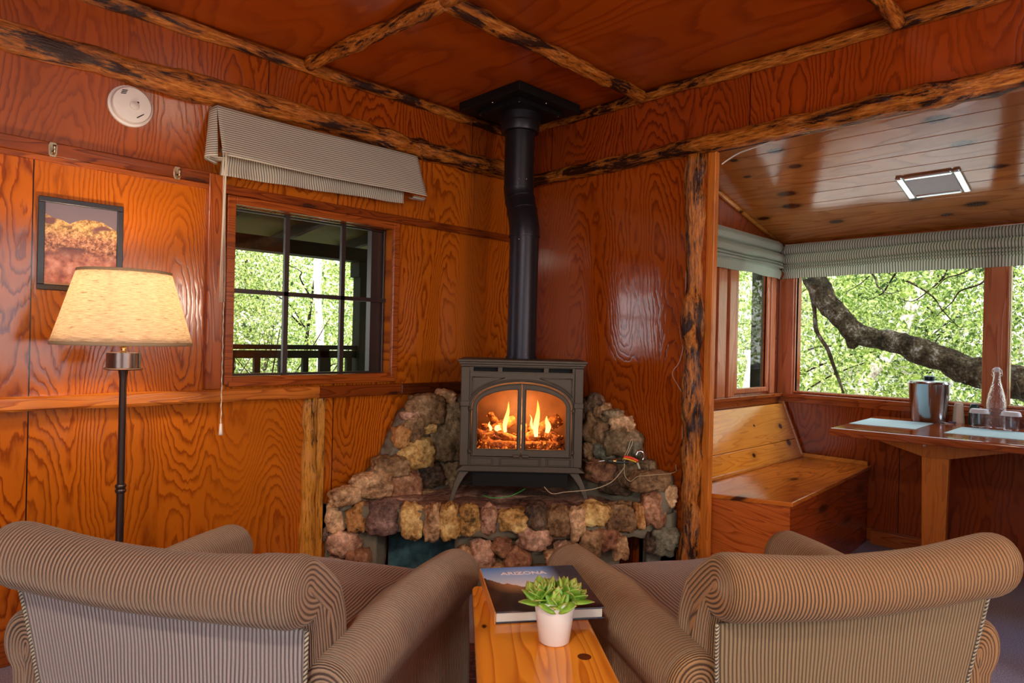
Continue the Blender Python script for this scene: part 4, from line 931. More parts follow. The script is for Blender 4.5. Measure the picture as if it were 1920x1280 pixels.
def armchair(label, loc, az, mats):
    mc, mo = mats
    ch = thing('armchair', label, 'armchair', (loc[0], loc[1], 0), az, 'corduroy armchairs facing the fire')
    # back: side profile (x, z), swept along y
    rc, r_ = (-.400, .690), .066
    pr = [(-.315, .11), (-.330, .30), (-.352, .50), (-.372, .60), (-.385, .630)]
    for i in range(22):
        a = R(-75-11.4*i); pr.append((rc[0]+r_*math.cos(a), rc[1]+r_*math.sin(a)))
    pr += [(-.325, .715), (-.275, .672), (-.232, .60), (-.205, .52), (-.188, .43), (-.180, .32), (-.180, .11)]
    seg_ = [(rc, (-.29, .60)), ((-.29, .60), (-.25, .40)), ((-.25, .40), (-.25, .18))]
    def dback(c):
        x, y, z = c
        tp = 1-.20*max(0, min(1, (.66-z)/.55))
        y2 = y*tp
        z2 = z+(.022*(y/.39)**2-.008*math.cos(y*7.5)+.008*noise.noise(Vector((y*3, z*3, az))))*max(0, min(1, (z-.55)/.15))
        f = abs(y)/.40
        x2 = x-.012*f*f*max(0, (z-.45)/.3)+.006*noise.noise(Vector((x*6, y*5, z*5+az)))
        return (x2, y2, z2)
    bk = bolster(pr, seg_, -.374, .374, .045, .045, lambda t, a, b: (a, t, b), dback, n=60).build('backrest', mc, ch, True)
    # outside back panel: same cloth, nap reversed, its washed-out sheen in the colour
    def outb(u, v):
        z = .085+(.628-.085)*v; hy = (.362-.060*(1-v))*(1-.01*v)
        x = -.330-.008-.052*v**1.6-.010*math.sin(v*PI)*math.cos((u-.5)*PI)
        return (x+.003*noise.noise(Vector((u*5, v*4, az))), (u-.5)*2*hy, z)
    MB().grid(50, 30, outb, lambda u, v: (u-.5)*2*.345).build('outside_back', mo, ch, True, solid=.006)
    mcord = M_cord
    for s in (-1, 1):
        pts = [outb(.5+.5*s, k/14) for k in range(15)]
        MB().tube([(p[0]-.003, p[1]+s*.001, p[2]) for p in pts], .0042, 8).build('welt_cord', mcord, ch, True)
    # arms: front profile (y, z), swept along x
    for s in (-1, 1):
        cy, cz, ra = .0, .484, .077
        ap = [(-.052, .055), (.045, .055), (.047, .25), (.043, .385), (.046, .420)]
        for i in range(22):
            a = R(-50+12.6*i); ap.append((cy+ra*math.cos(a), cz+ra*math.sin(a)))
        ap += [(-.058, .40), (-.055, .30)]
        sg = [((cy, cz), (0, .40)), ((0, .40), (0, .12))]
        def darm(c, s=s):
            x, y, z = c
            fl = max(0, x-.05)*.06
            return (x, y+s*fl+.004*noise.noise(Vector((x*4, z*5, s+az))), z+.010*math.sin((x+.3)*4.2)*max(0, (z-.35)/.2)+.004*noise.noise(Vector((x*5, y*5, az+s))))
        a_ = bolster(ap, sg, -.36, .392, .02, .040, lambda t, a, b, s=s: (t, s*(.378+a), b), darm, n=56).build('arm', mc, ch, True)
        a_['label'] = ('left' if s > 0 else 'right')+' rolled arm'
    # seat cushion with a soft crown
    def cush(x0, x1, y0, y1, z0, z1, rx, nm, crown, um=1):
        bm = bmesh.new(); bmesh.ops.create_cube(bm, size=2); bmesh.ops.subdivide_edges(bm, edges=bm.edges, cuts=15, use_grid_fill=True)
        vs2, us2 = [], []
        for v in bm.verts:
            x, y, z = v.co
            def sq(a): return a
            nx, ny = x, y
            e = (max(abs(x), abs(y)))**6
            zz = z*(1-.26*e)
            if abs(z) < .999 and max(abs(x), abs(y)) > .99: nx, ny = x*(1+.03*(1-z*z)), y*(1+.0*(1-z*z))
            cx_, cy_ = (x0+x1)/2+nx*(x1-x0)/2, (y0+y1)/2+ny*(y1-y0)/2
            cz_ = (z0+z1)/2+zz*(z1-z0)/2
            if z > 0: cz_ += crown*(1-x*x)*(1-y*y)*z+.006*noise.fractal(Vector((cx_*7, cy_*7, az)), 1, 2, 3)+.004*math.sin(cx_*30+cy_*16)*(abs(y) < .8)*(1-y*y)
            vs2.append((cx_, cy_, cz_)); us2.append(cy_)
        bm.verts.index_update(); fs2 = [tuple(v.index for v in f.verts) for f in bm.faces]; bm.free()
        o = MB().add(vs2, fs2, us2).build(nm, M_seat, ch, True, sub=1); return o
    cush(-.22, .425, -.318, .318, .335, .485, .05, 'seat_cushion', .030)
    MB().box(-.30, .375, -.34, .34, .06, .33).build('seat_base', mc, ch, bevel=.02)
    # skirt with a kick pleat at the front corner
    def skirtf(u, v):
        y = (u-.5)*2*.43; return (.392+.006*math.sin(u*40)*(1-v), y, .02+.26*v)
    MB().grid(50, 6, skirtf, lambda u, v: u*.86).build('skirt', mc, ch, True, solid=.008)
    for x_, y_ in ((-.29, -.29), (-.29, .29), (.34, -.36), (.34, .36)):
        MB().lathe([(.001, 0), (.018, 0), (.024, .06), (.001, .06)], 14, (x_, y_, 0)).build('foot', M_darkwood, ch, True)
    return ch
C_l = corduroy('corduroy brown left', (.41, .265, .165), (.040, .024, .024), (1, .92, .80))
C_lo = corduroy('corduroy reversed nap left', (.50, .42, .37), (.13, .095, .10), (1, .95, .9), groove=.7)
C_r = corduroy('corduroy brown right', (.42, .225, .095), (.045, .022, .014), (1, .9, .72))  # same cloth as the left chair; golden light on it is in the colour
C_ro = corduroy('corduroy reversed nap right', (.36, .25, .13), (.10, .06, .035), (1, .9, .7), groove=.7)
M_seat = corduroy('corduroy seat', (.42, .29, .22), (.06, .036, .038), (.95, .9, .95))
def cordm():
    g = G('twisted welt'); x, y, z = g.xyz(); fr = g.m2('FRACT', g.m2('MULTIPLY', g.m2('ADD', z, y), 110))
    g.set(color=g.ramp(fr, [(.3, (.05, .045, .04)), (.6, (.5, .42, .28))]), rough=.9); return g.m
M_cord = cordm()
armchair('brown corduroy armchair on the left, its greyish back beside the floor lamp', (-2.084, -1.229), R(31), (C_l, C_lo))
armchair('golden-lit brown corduroy armchair on the right, its back toward the dining table', (-1.096, -2.092), R(61), (C_r, C_ro))

# ------------------------------------------------------------------ end table, book, succulent
et = thing('end_table', 'narrow glossy orange pine table between the two armchairs', 'table', (-1.90, -1.98, 0), R(49.7))
TZ = .545
# local frame: +x points to the fire
pl_ = [(.425, .086), (.425, -.185), (-.32, -.205), (-.32, .078)]
MB().prism(pl_, TZ-.034, TZ, lambda a, b, t: (a, b, t)).build('table_top', M_endt, et, bevel=.013, seg=4)
MB().prism([(.395, .066), (.395, -.165), (-.29, -.18), (-.29, .060)], TZ-.09, TZ-.034, lambda a, b, t: (a, b, t)).build('apron', M_endt, et, bevel=.003)
MB().prism([(.37, .05), (.37, -.14), (-.27, -.15), (-.27, .045)], .14, .165, lambda a, b, t: (a, b, t)).build('shelf', M_endt, et, bevel=.004)
for x_, y_ in ((.37, .048), (.37, -.145), (-.265, .045), (-.265, -.16)):
    MB().box(x_-.02, x_+.02, y_-.018, y_+.018, 0, TZ-.034).build('leg', M_endt, et, bevel=.004)
MB().lathe([(.0001, .0004), (.013, .0005), (.0145, .0002)], 20, (.02, -.144, TZ)).build('wood_knot', plain('dark knot', (.12, .03, .008), .2), et, True)

bkc = Vector((-1.620, -1.775, TZ)); baz = R(55.4)
book = thing('book', 'large hardcover photo book of desert cliffs lying on the end table', 'book', bkc, baz)
def cover():
    g = G('book cover'); x, y, z = g.xyz(); o = g.tc.outputs['Object']
    # x runs to the far edge (top of the cover), y to the spine
    n = g.noise(o, 18, 4)
    sky = g.ramp(g.m2('ADD', g.m2('MULTIPLY', x, 3.0), .5), [(.30, (1, .80, .60)), (.50, (.95, .93, .95)), (.68, (.50, .70, 1)), (.95, (.06, .28, .80))])
    step = g.m2('FLOOR', g.m2('MULTIPLY', g.m2('ADD', y, .02), 18))
    hn = g.m2('MULTIPLY', g.noise(g.vec(g.m2('MULTIPLY', y, 16), 1.0, 0.0), 1, 4, .6), .14)
    ridge = g.m2('ADD', g.m2('ADD', g.m2('MULTIPLY', y, .75), -.10), hn)
    land = g.m2('LESS_THAN', x, ridge)
    lc = g.ramp(n, [(.35, (.012, .010, .014)), (.55, (.035, .026, .026)), (.7, (.09, .05, .035))])
    glow = g.n('VectorMath', {0: o, 1: (.035, .048, 0)}, operation='DISTANCE').outputs['Value']
    lc = g.mix(g.ramp(glow, [(0, gray(.95)), (.05, gray(.4)), (.09, gray(0))]), lc, (.75, .36, .14))
    col = g.mix(land, sky, lc)
    dark = g.ramp(g.m2('SUBTRACT', g.m2('MULTIPLY', y, -8.0), .05), [(.20, gray(0)), (.55, gray(.95))])
    col = g.mix(dark, col, g.ramp(n, [(.35, (.013, .014, .020)), (.7, (.06, .05, .05))]))
    g.set(color=col, rough=.16); return g.m
M_cov = cover(); bl, bw = .146, .131
M_page = plain('book pages', (.78, .76, .66), .8); M_spine = plain('orange spine', (.70, .27, .06), .3)
MB().box(-bl+.004, bl-.004, -bw+.005, bw-.002, .0035, .0245).build('pages', M_page, book)
MB().box(-bl, bl, -bw, bw, 0, .0035).build('back_cover', plain('navy board', (.02, .02, .04), .3), book, bevel=.001)
MB().box(-bl, bl, -bw, bw, .0245, .028).build('front_cover', M_cov, book, bevel=.001)
MB().box(-bl, bl, bw-.001, bw+.0025, 0, .028).build('spine', M_spine, book, bevel=.001)
fc = bpy.data.curves.new('title', 'FONT'); fc.body = 'ARIZONA'; fc.size = .028; fc.extrude = .0002; fc.offset = .0006
fo = bpy.data.objects.new('title', fc); COL.objects.link(fo); bpy.context.view_layer.update()
me = bpy.data.meshes.new_from_object(fo.evaluated_get(bpy.context.evaluated_depsgraph_get())); bpy.data.objects.remove(fo)
to = bpy.data.objects.new('cover_title', me); COL.objects.link(to); me.materials.clear(); me.materials.append(plain('white ink', (.9, .9, .95), .4))
to.parent = book; to.location = (.088, .082, .0283); to.rotation_euler = (0, 0, -PI/2)

pp = Vector((-1.772, -1.968, TZ))
pot = thing('succulent', 'green rosette succulent in a white tapered pot in front of the book', 'potted plant', pp, R(20))
gp = G('white ceramic'); gp.set(color=(.84, .83, .78), rough=.25, coat=.3)
autosmooth(MB().lathe([(.001, 0), (.029, 0), (.0335, .004), (.0455, .090), (.0455, .096), (.0425, .096), (.040, .086), (.030, .01), (.001, .01)], 48).build('pot', gp.m, pot), 50)
MB().lathe([(.001, .080), (.040, .082)], 24).build('soil', plain('soil', (.02, .018, .010), .95, bumpy=.8, bscale=80), pot, True)
def leafmat():
    g = G('succulent leaf'); n = g.noise(g.tc.outputs['Object'], 25, 2); uv = g.n('SeparateXYZ', {0: g.tc.outputs['UV']}).outputs
    c = g.mix(uv[0], (.34, .52, .045), (.12, .33, .035)); c = g.mix(g.ramp(n, [(.4, gray(0)), (.7, gray(.6))]), c, (.60, .70, .13))
    tip = g.ramp(uv[0], [(.86, gray(0)), (1, gray(.8))]); c = g.mix(tip, c, (.50, .28, .12))
    g.set(color=c, rough=.35, sub=.1); return g.m
M_leaf = leafmat()
def rosette(c, tilt, Rr, nl, seed):
    rnd = random.Random(seed); mb = MB(); M3 = Matrix.Rotation(tilt[0], 3, 'X') @ Matrix.Rotation(tilt[1], 3, 'Y')
    for i in range(nl):
        t = i/nl; az_ = i*2.39996; el_ = R(8+72*t**.8)+rnd.uniform(-.08, .08); L = Rr*(1.0-.48*t)*rnd.uniform(.9, 1.1); wd = L*.36
        d = Vector((math.cos(az_)*math.cos(el_), math.sin(az_)*math.cos(el_), math.sin(el_))); sd2 = Vector((-math.sin(az_), math.cos(az_), 0)); up = d.cross(sd2)*-1
        vv, uu = [], []
        for k in range(9):
            s_ = k/8; w_ = wd*(math.sin(PI*min(1, s_**.75*1.0))**.8+.10)*(1 if s_ < 1 else 0)+(.0006)
            if s_ > .85: w_ *= (1-(s_-.85)/.15*.8)
            cpos = d*(L*s_)+Vector((0, 0, 1))*(.010*s_*s_)+d*0
            th = .0035*(1-s_)+.0012
            for a in range(8):
                aa = 2*PI*a/8; vv.append(Vector(c)+M3@(cpos+sd2*w_*math.cos(aa)+up*(th*math.sin(aa)-.22*w_*(1-abs(math.cos(aa))**2)+.25*w_*0))); uu.append(s_)
        ff = [(k*8+a, k*8+(a+1) % 8, k*8+8+(a+1) % 8, k*8+8+a) for k in range(8) for a in range(8)]+[(7, 6, 5, 4, 3, 2, 1, 0), tuple(range(64, 72))]
        mb.add(vv, ff, uu)
    o = mb.build('leaf_rosette', M_leaf, pot, True); o['kind'] = 'stuff'; return o
rosette((-.018, .020, .088), (-.25, -.20), .060, 22, 1)
rosette((.012, -.024, .090), (.45, .15), .056, 22, 2)
rosette((.022, .016, .086), (-.2, .45), .050, 16, 3)
rosette((-.022, -.014, .084), (.2, -.45), .050, 14, 4)

# red patterned rug between the chairs
def rugm():
    g = G('rug'); o = g.tc.outputs['Object']; v = g.n('TexVoronoi', {'Vector': o, 'Scale': 16}).outputs[0]; n = g.noise(o, 160, 3, .7); b = g.noise(g.scale(o, (60, 6, 1)), 1, 2)
    c = g.ramp(v, [(.15, (.30, .10, .09)), (.3, (.13, .025, .04)), (.5, (.035, .018, .035)), (.7, (.20, .04, .05))])
    c = g.mix(g.m2('MULTIPLY', n, .6), c, (.05, .02, .03)); c = g.mix(g.ramp(b, [(.55, gray(0)), (.65, gray(.6))]), c, (.30, .13, .11))
    g.set(color=c, rough=.95); g.bump(n, .6, .004); return g.m
rg = thing('rug', 'dark red patterned rug on the floor under the end table', 'rug', (-1.35, -1.45, 0), R(45.7))
MB().box(-.55, .48, -.80, .80, .001, .009).build('pile', rugm(), rg, bevel=.003)

# ------------------------------------------------------------------ alcove: bench, table, table things
bench = thing('bench', 'built-in knotty pine bench with slanted back in the window alcove', 'bench', (.2, -1.3, 0))
BZ = .472
def bo(pts): return [(a-.2, b+1.3) for a, b in pts]
seatp = bo([(.072, -1.01), (.098, -1.29), (.240, -1.655), (XF-.025, -1.572), (XF-.025, -1.01)])
MB().prism(seatp, BZ-.022, BZ, lambda a, b, t: (a, b, t)).build('seat', M_benchseat, bench, bevel=.004)
MB().prism(bo([(.255, -1.640), (XF-.03, -1.555), (XF-.03, -1.535), (.262, -1.620)]), 0, BZ-.022, lambda a, b, t: (a, b, t)).build('side_panel', M_benchside, bench)
MB().prism(bo([(.085, -1.01), (.108, -1.285), (.250, -1.640), (.268, -1.63), (.13, -1.285), (.105, -1.01)]), 0, BZ-.022, lambda a, b, t: (a, b, t)).build('end_panel', M_benchfront, bench, bevel=.002)
mb = MB()
for z0_, z1_ in ((BZ, .585), (.588, .815)):
    def yb(z): return -1.155+(z-BZ)/(.815-BZ)*.135
    mb.prism([(yb(z0_), z0_), (yb(z1_), z1_), (yb(z1_)+.022, z1_), (yb(z0_)+.022, z0_)], .06, XF-.045, lambda a, b, t: (t-.2, a+1.3, b))
mb.build('back_boards', M_bench, bench, bevel=.002)
mb = MB(); mb.prism([(yb(BZ)-.006, BZ), (yb(.83)-.006, .83), (yb(.83)+.03, .83), (yb(BZ)+.03, BZ)], XF-.045, XF-.024, lambda a, b, t: (t-.2, a+1.3, b)).build('back_end_trim', M_pinex, bench, bevel=.002)
MB().box(XF-.046-.2, XF-.024-.2, -1.555+1.3, -1.16+1.3, BZ, BZ+.024).build('wall_strip', M_pinex, bench, bevel=.002)
MB().box(.075-.2, XF-.045-.2, -1.168+1.3, -1.150+1.3, BZ, BZ+.015).build('seat_moulding', M_pinex, bench, bevel=.003)
struct(MB().box(XF-.075, XF-.016, -2.4, -1.59, 0, .085).build('baseboard_alcove', M_try, bevel=.004))

DZ = .790
dt = thing('dining_table', 'reddish wooden table on one board pedestal under the alcove window', 'table', (1.15, -2.05, 0))
def dl(pts): return [(a-1.15, b+2.05) for a, b in pts]
MB().prism(dl([(.663, -1.655), (XF-.024, -1.600), (XF-.024, -2.52), (.780, -2.52)]), DZ-.040, DZ, lambda a, b, t: (a, b, t)).build('table_top', M_tabt, dt, bevel=.010, seg=3)
MB().prism([(-.33+2.05-2.05, DZ-.040), (.33, DZ-.040), (.33, DZ-.060), (.055, DZ-.135), (-.055, DZ-.135), (-.33, DZ-.060)], 1.0-1.15, 1.05-1.15, lambda a, b, t: (t, a, b)).build('under_bracket', M_post, dt, bevel=.002)
MB().prism([(-.060, DZ-.13), (.060, DZ-.13), (.055, .35), (.050, .03), (-.050, .03), (-.052, .35)], 1.005-1.15, 1.045-1.15, lambda a, b, t: (t, a, b)).build('pedestal_board', M_post, dt, bevel=.003)
MB().box(-.25, .22, -.06, .06, 0, .04).build('foot', M_post, dt, bevel=.004)
MB().box(-.1535, -.150, -.018+.06, -.006+.06, DZ-.082, DZ-.070).build('keeper_plate', M_white, dt)
M_mat = plain('pale blue woven mat', (.45, .66, .70), .7, bumpy=.4, bscale=300)
pm = thing('placemat', 'pale blue placemat on the dining table, left of the steel bucket', 'placemat', (1.16, -1.785, DZ))
MB().prism([(-.20, .13), (.20, .145), (.235, -.165), (-.165, -.175)], 0, .002, lambda a, b, t: (a, b, t)).build('mat', M_mat, pm)
pm2 = thing('placemat', 'pale blue placemat on the dining table in front of the two drinking glasses', 'placemat', (1.10, -2.24, DZ))
MB().prism([(-.14, .145), (.24, .145), (.24, -.28), (-.10, -.28)], 0, .002, lambda a, b, t: (a, b, t)).build('mat', M_mat, pm2)
g = G('brushed steel'); g.set(color=(.55, .60, .66), metal=1, rough=.2); g.bump(g.noise(g.scale(g.tc.outputs['Object'], (60, 60, .5)), 1, 2), .5, .004); M_steel = g.m
ib = thing('ice_bucket', 'stainless steel ice bucket with a lid on the dining table', 'ice bucket', (1.50, -1.90, DZ))
autosmooth(MB().lathe([(.001, 0), (.081, 0), (.083, .003), (.106, .215), (.109, .218), (.107, .224), (.101, .224)], 48).build('bucket', M_steel, ib), 50)
autosmooth(MB().lathe([(.104, .222), (.103, .230), (.06, .236), (.001, .238)], 48).build('lid', M_steel, ib), 50)
autosmooth(MB().lathe([(.024, .236), (.027, .240), (.027, .258), (.022, .262), (.001, .262)], 28).build('lid_knob', plain('dark knob', (.05, .07, .09), .3, .8), ib), 50)
def shaker(label, loc, col, cap):
    t = thing('shaker', label, 'shaker', (loc[0], loc[1], DZ))
    g = G('shaker '+label[:5]); x, y, z = g.xyz(); g.set(color=col, rough=.3)
    mb = MB(); n = 28
    prf = [(.001, 0), (.028, 0), (.029, .004), (.022, .100), (.021, .105)]
    v = [(r_*(1+.035*(k % 2))*math.cos(2*PI*k/n), r_*(1+.035*(k % 2))*math.sin(2*PI*k/n), z_) for r_, z_ in prf for k in range(n)]
    mb.add(v, [(i*n+k, i*n+(k+1) % n, (i+1)*n+(k+1) % n, (i+1)*n+k) for i in range(4) for k in range(n)]).build('fluted_body', g.m, t)
    MB().lathe([(.0215, .104), (.020, .112), (.001, .114)], 24).build('cap', cap, t, True); return t
shaker('cream fluted salt shaker beside the steel bucket on the dining table', (1.555, -2.035), (.78, .70, .55), M_cream)
shaker('dark green fluted pepper shaker next to the cream one', (1.575, -2.105), (.02, .07, .06), plain('green cap', (.02, .05, .05), .3))
M_clear = glass_mat('tumbler glass', (.93, .93, .95), 1.0, .02, .05, .6)
M_paper = plain('white paper', (.85, .86, .90), .8)
def tumbler(label, loc):
    t = thing('tumbler', label, 'drinking glass', (loc[0], loc[1], DZ), 0, None)
    autosmooth(MB().lathe([(.001, .002), (.026, .002), (.033, .006), (.036, .018), (.0385, .092), (.0370, .092), (.0335, .022), (.028, .014), (.001, .013)], 36).build('glass_body', M_clear, t), 50)
    mb = MB(); n = 36
    v = [(r_*(1+.02*math.sin(k*5))*math.cos(2*PI*k/n), r_*(1+.02*math.sin(k*5))*math.sin(2*PI*k/n), z_) for r_, z_ in ((.001, .101), (.034, .100), (.0385, .0965), (.043, .080), (.0445, .078)) for k in range(n)]
    mb.add(v, [(i*n+k, i*n+(k+1) % n, (i+1)*n+(k+1) % n, (i+1)*n+k) for i in range(4) for k in range(n)]).build('paper_cap', M_paper, t, True, solid=.0008); return t
tumbler('clear drinking glass with paper cap, left of the swing-top bottle', (1.40, -2.158))
tumbler('clear drinking glass with paper cap, right of the swing-top bottle', (1.375, -2.300))
def bumpglass():
    g = G('pebbled bottle glass'); tr = g.n('BsdfTransparent', {0: (.95, .95, .96)}); gl = g.n('BsdfGlossy', {0: (1, 1, 1), 'Roughness': .08})
    n = g.noise(g.tc.outputs['Object'], 150, 1); b = g.n('Bump', {'Height': n, 'Strength': 1.0, 'Distance': .006}); g.put(gl.inputs['Normal'], b.outputs[0])
    fr = g.n('LayerWeight', {0: .5, 'Normal': b.outputs[0]}); f2 = g.m2('ADD', g.m2('MULTIPLY', g.m2('POWER', fr.outputs['Facing'], 2.0), .8), .06, clamp=True)
    mx = g.n('MixShader', {0: f2, 1: tr.outputs[0], 2: gl.outputs[0]}); g.t.links.new(mx.outputs[0], g.out.inputs[0]); return g.m
bt = thing('bottle', 'clear pebbled swing-top glass bottle on the dining table', 'bottle', (1.445, -2.225, DZ))
MB().lathe([(.001, 0), (.042, 0), (.044, .004), (.044, .10), (.043, .14), (.036, .18), (.024, .225), (.017, .255), (.0155, .290), (.019, .294), (.019, .300), (.014, .302)], 40).build('glass_body', bumpglass(), bt, True)
autosmooth(MB().lathe([(.001, .300), (.015, .300), (.016, .304), (.015, .318), (.010, .325), (.001, .326)], 20).build('stopper', M_paper, bt), 50)
for s in (-1, 1):
    MB().tube([(0, s*.010, .322), (0, s*.020, .312), (0, s*.024, .285), (0, s*.020, .278), (.0, s*.0165, .284)], .0016, 6).build('wire_bail', M_chrome, bt, True)
kc = thing('keys', 'small metal keys lying by the shakers on the dining table', 'keys', (1.47, -2.005, DZ))
MB().tube([(.012*math.cos(a), .012*math.sin(a)+.012, .003) for a in [k*PI/8 for k in range(17)]], .0018, 6).build('ring', M_chrome, kc, True)
MB().prism([(-.012, .005), (.012, .008), (.016, -.006), (.004, -.030), (-.010, -.028), (-.018, -.008)], .001, .004, lambda a, b, t: (a, b, t)).build('key', M_chrome, kc)
MB().prism([(.006, .002), (.022, -.008), (.024, -.030), (.018, -.034), (.006, -.015)], .004, .012, lambda a, b, t: (a, b, t)).build('fob', plain('violet fob', (.15, .13, .25), .3), kc, bevel=.001)

# ceiling vent in the alcove
vt = thing('ceiling_vent', 'square chrome-framed fan vent in the alcove plank ceiling', 'vent', (1.02, -2.01, aceil(1.02)))
ms = math.atan(.235)
vt.rotation_euler = (0, ms, 0)
g = G('vent chrome'); g.set(color=(.70, .78, .78), metal=.9, rough=.18); M_vch = g.m
mb = MB(); hx, hy = .128, .142
for (a0, a1, b0, b1) in ((-hx, hx, -hy, -hy+.035), (-hx, hx, hy-.035, hy), (-hx, -hx+.03, -hy+.035, hy-.035), (hx-.03, hx, -hy+.035, hy-.035)):
    mb.box(a0, a1, b0, b1, -.014, .006)
mb.build('chrome_frame', M_vch, vt, bevel=.008)
mb = MB()
for i in range(34):
    x_ = -hx+.03+(2*hx-.06)*i/34; mb.box(x_, x_+.0035, -hy+.035, hy-.035, -.009, -.004)
mb.build('grille', plain('white grille', (.60, .62, .64), .4), vt); 
MB().box(-hx+.02, hx-.02, -hy+.02, hy-.02, -.003, .004).build('backing', plain('grey filter', (.22, .22, .24), .7), vt)
# white cable along the log beam into the alcove
cb = thing('white_cable', 'thin white cable drooping from under the log beam behind the post', 'cable', (.03, -1.42, 2.09))
MB().tube(smooth_path([(-.0, .05, -.03), (.012, .02, -.008), (.01, -.04, .012), (-.005, -.14, .020), (-.02, -.24, .034)]), .0032, 8).build('cable', plain('cable white', (.75, .68, .62), .5), cb, True)

# ------------------------------------------------------------------ outdoors
g = G('pale ground'); n = g.noise(g.tc.outputs['Object'], 1.1, 5, .65); g.set(color=g.ramp(n, [(.35, (.30, .27, .22)), (.5, (.55, .53, .50)), (.62, (.70, .69, .68))]), rough=.95); M_ground = g.m  # ground kept pale so its reflection whitens the alcove ceiling
gr = MB()
def hill(u, v):
    x, y = -14+44*u, -22+46*v
    d = max(0, x-9)+max(0, y-8); z = -.55+.75*max(0, d)*min(1, d/3)*1.0
    if x < 3 and y < 3.2: z = -.55
    return (x, y, min(z, 9)+.18*noise.fractal(Vector((x*.5, y*.5, 0)), 1, 2, 4)*(1 if d > 0 else .3))
struct(gr.grid(80, 80, hill).build('ground', M_ground, smooth=True))
def leafm(name, a, b, c):
    g = G(name); o = g.tc.outputs['Object']; n = g.noise(o, 2.2, 2); n2 = g.noise(o, 26, 2)
    col = g.mix(g.ramp(n, [(.4, gray(0)), (.6, gray(1))]), a, b); col = g.mix(g.ramp(n2, [(.46, gray(0)), (.60, gray(1))]), col, c)  # c: pale sunlit patches put into the leaf colour
    g.set(color=col, rough=.5, spec=.35)
    tr = g.n('BsdfTranslucent', {0: col}).outputs[0]; mx = g.n('MixShader', {0: .5, 1: g.b.outputs[0], 2: tr}); g.t.links.new(mx.outputs[0], g.out.inputs[0]); return g.m
M_l1 = leafm('spring leaves', (.08, .16, .02), (.28, .38, .06), (.72, .78, .32))
M_l2 = leafm('mid green leaves', (.02, .055, .012), (.11, .20, .03), (.45, .54, .15))
M_bark = stone_mat('dark bark', (.010, .008, .005), (.030, .023, .013)); M_bark.node_tree.nodes['Principled BSDF'].inputs['Specular IOR Level'].default_value = .05; M_bark.node_tree.nodes['Principled BSDF'].inputs['Roughness'].default_value = .95
M_pale = stone_mat('pale bark', (.52, .42, .36), (.80, .74, .68))
def foliage_mesh(name, mat, nl, rad, size, seed, clumps=70):
    rnd = random.Random(seed); cs = []
    while len(cs) < clumps:
        p = Vector([rnd.uniform(-1, 1) for _ in range(3)])
        if .35 < p.length < 1: cs.append(Vector((p.x*rad[0], p.y*rad[1], p.z*rad[2])))
    mb = MB()
    for i in range(nl):
        c = cs[i % clumps]; sp_ = .17*min(rad)+.08
        p = c+Vector([rnd.gauss(0, sp_) for _ in range(3)])
        d = Vector([rnd.gauss(0, 1) for _ in range(3)]).normalized(); e = d.cross(Vector([rnd.gauss(0, 1) for _ in range(3)])).normalized()
        s_ = size*rnd.uniform(.6, 1.3); w_ = s_*.55; nn = d.cross(e)*s_*.12
        mb.add([p, p+d*s_*.5+e*w_*.5+nn, p+d*s_, p+d*s_*.5-e*w_*.5+nn], [(0, 1, 2), (0, 2, 3)])
    me = bpy.data.meshes.new(name); me.from_pydata(mb.v, [], mb.f); me.materials.append(mat); return me
def tree(label, loc, rad, zc, mesh, bark, seed, group=None, tr=.07, th=None, az=0, sc=1):
    rnd = random.Random(seed)
    t = thing('leafy_tree', label, 'tree', (loc[0], loc[1], loc[2] if len(loc) > 2 else -.5), az, group); t.scale = (sc, sc, sc)
    f = bpy.data.objects.new('foliage', mesh); COL.objects.link(f); f.parent = t; f.location = (0, 0, zc)
    top = zc+rad*.5; pts = smooth_path([(0, 0, -.6), (.08*rnd.uniform(-1, 1), .05, zc*.4), (.15*rnd.uniform(-1, 1), .1*rnd.uniform(-1, 1), zc*.8), (.2*rnd.uniform(-1, 1), 0, top)], 5)
    MB().tube(pts, [tr*(1-.75*i/(len(pts)-1)) for i in range(len(pts))], 10, lump=.3, seed=seed, lscale=6).build('trunk', bark, t, True)
    for k in range(7):
        a = rnd.uniform(0, 2*PI); b0 = Vector(pts[rnd.randrange(4, len(pts)-2)]); L = rad*rnd.uniform(.6, 1.1)
        d = Vector((math.cos(a), math.sin(a), rnd.uniform(.2, .9))).normalized()
        bp = smooth_path([b0, b0+d*L*.4+Vector((0, 0, .08)), b0+d*L*.7+Vector((rnd.uniform(-.15, .15), rnd.uniform(-.15, .15), .05)), b0+d*L], 4)
        MB().tube(bp, [tr*.30*(1-.8*i/(len(bp)-1)) for i in range(len(bp))], 6).build('branch', bark, t, True)
    return t
fm = [foliage_mesh('f0', M_l1, 10000, (1.7, 1.7, 2.0), .085, 1, 170), foliage_mesh('f1', M_l2, 10000, (1.7, 1.7, 2.0), .075, 2, 170), foliage_mesh('f2', M_l1, 8000, (1.5, 1.5, 2.1), .065, 3, 130)]
GT = 'leafy trees beyond the alcove windows'; GP = 'leafy trees beyond the porch'
LT = 'bright green leafy tree growing outside beyond the alcove windows'; LP_ = 'bright green leafy tree growing outside beyond the porch railing'
rnd = random.Random(11)
spots = []
for i, (x, y) in enumerate([(6.6, 1.2), (7.2, -1.6), (6.4, -4.6), (8.6, 3.6), (10.0, .2), (10.2, -3.2), (12.0, 2.2), (5.6, 4.2)]):
    z0_ = -.5+.75*max(0, x-9)
    tree(LT, (x, y, z0_), 1.2, rnd.uniform(1.5, 1.9), fm[i % 3], M_pale if i % 4 == 1 else M_bark, 20+i, GT, .05, az=rnd.uniform(0, 6), sc=rnd.uniform(.9, 1.25))
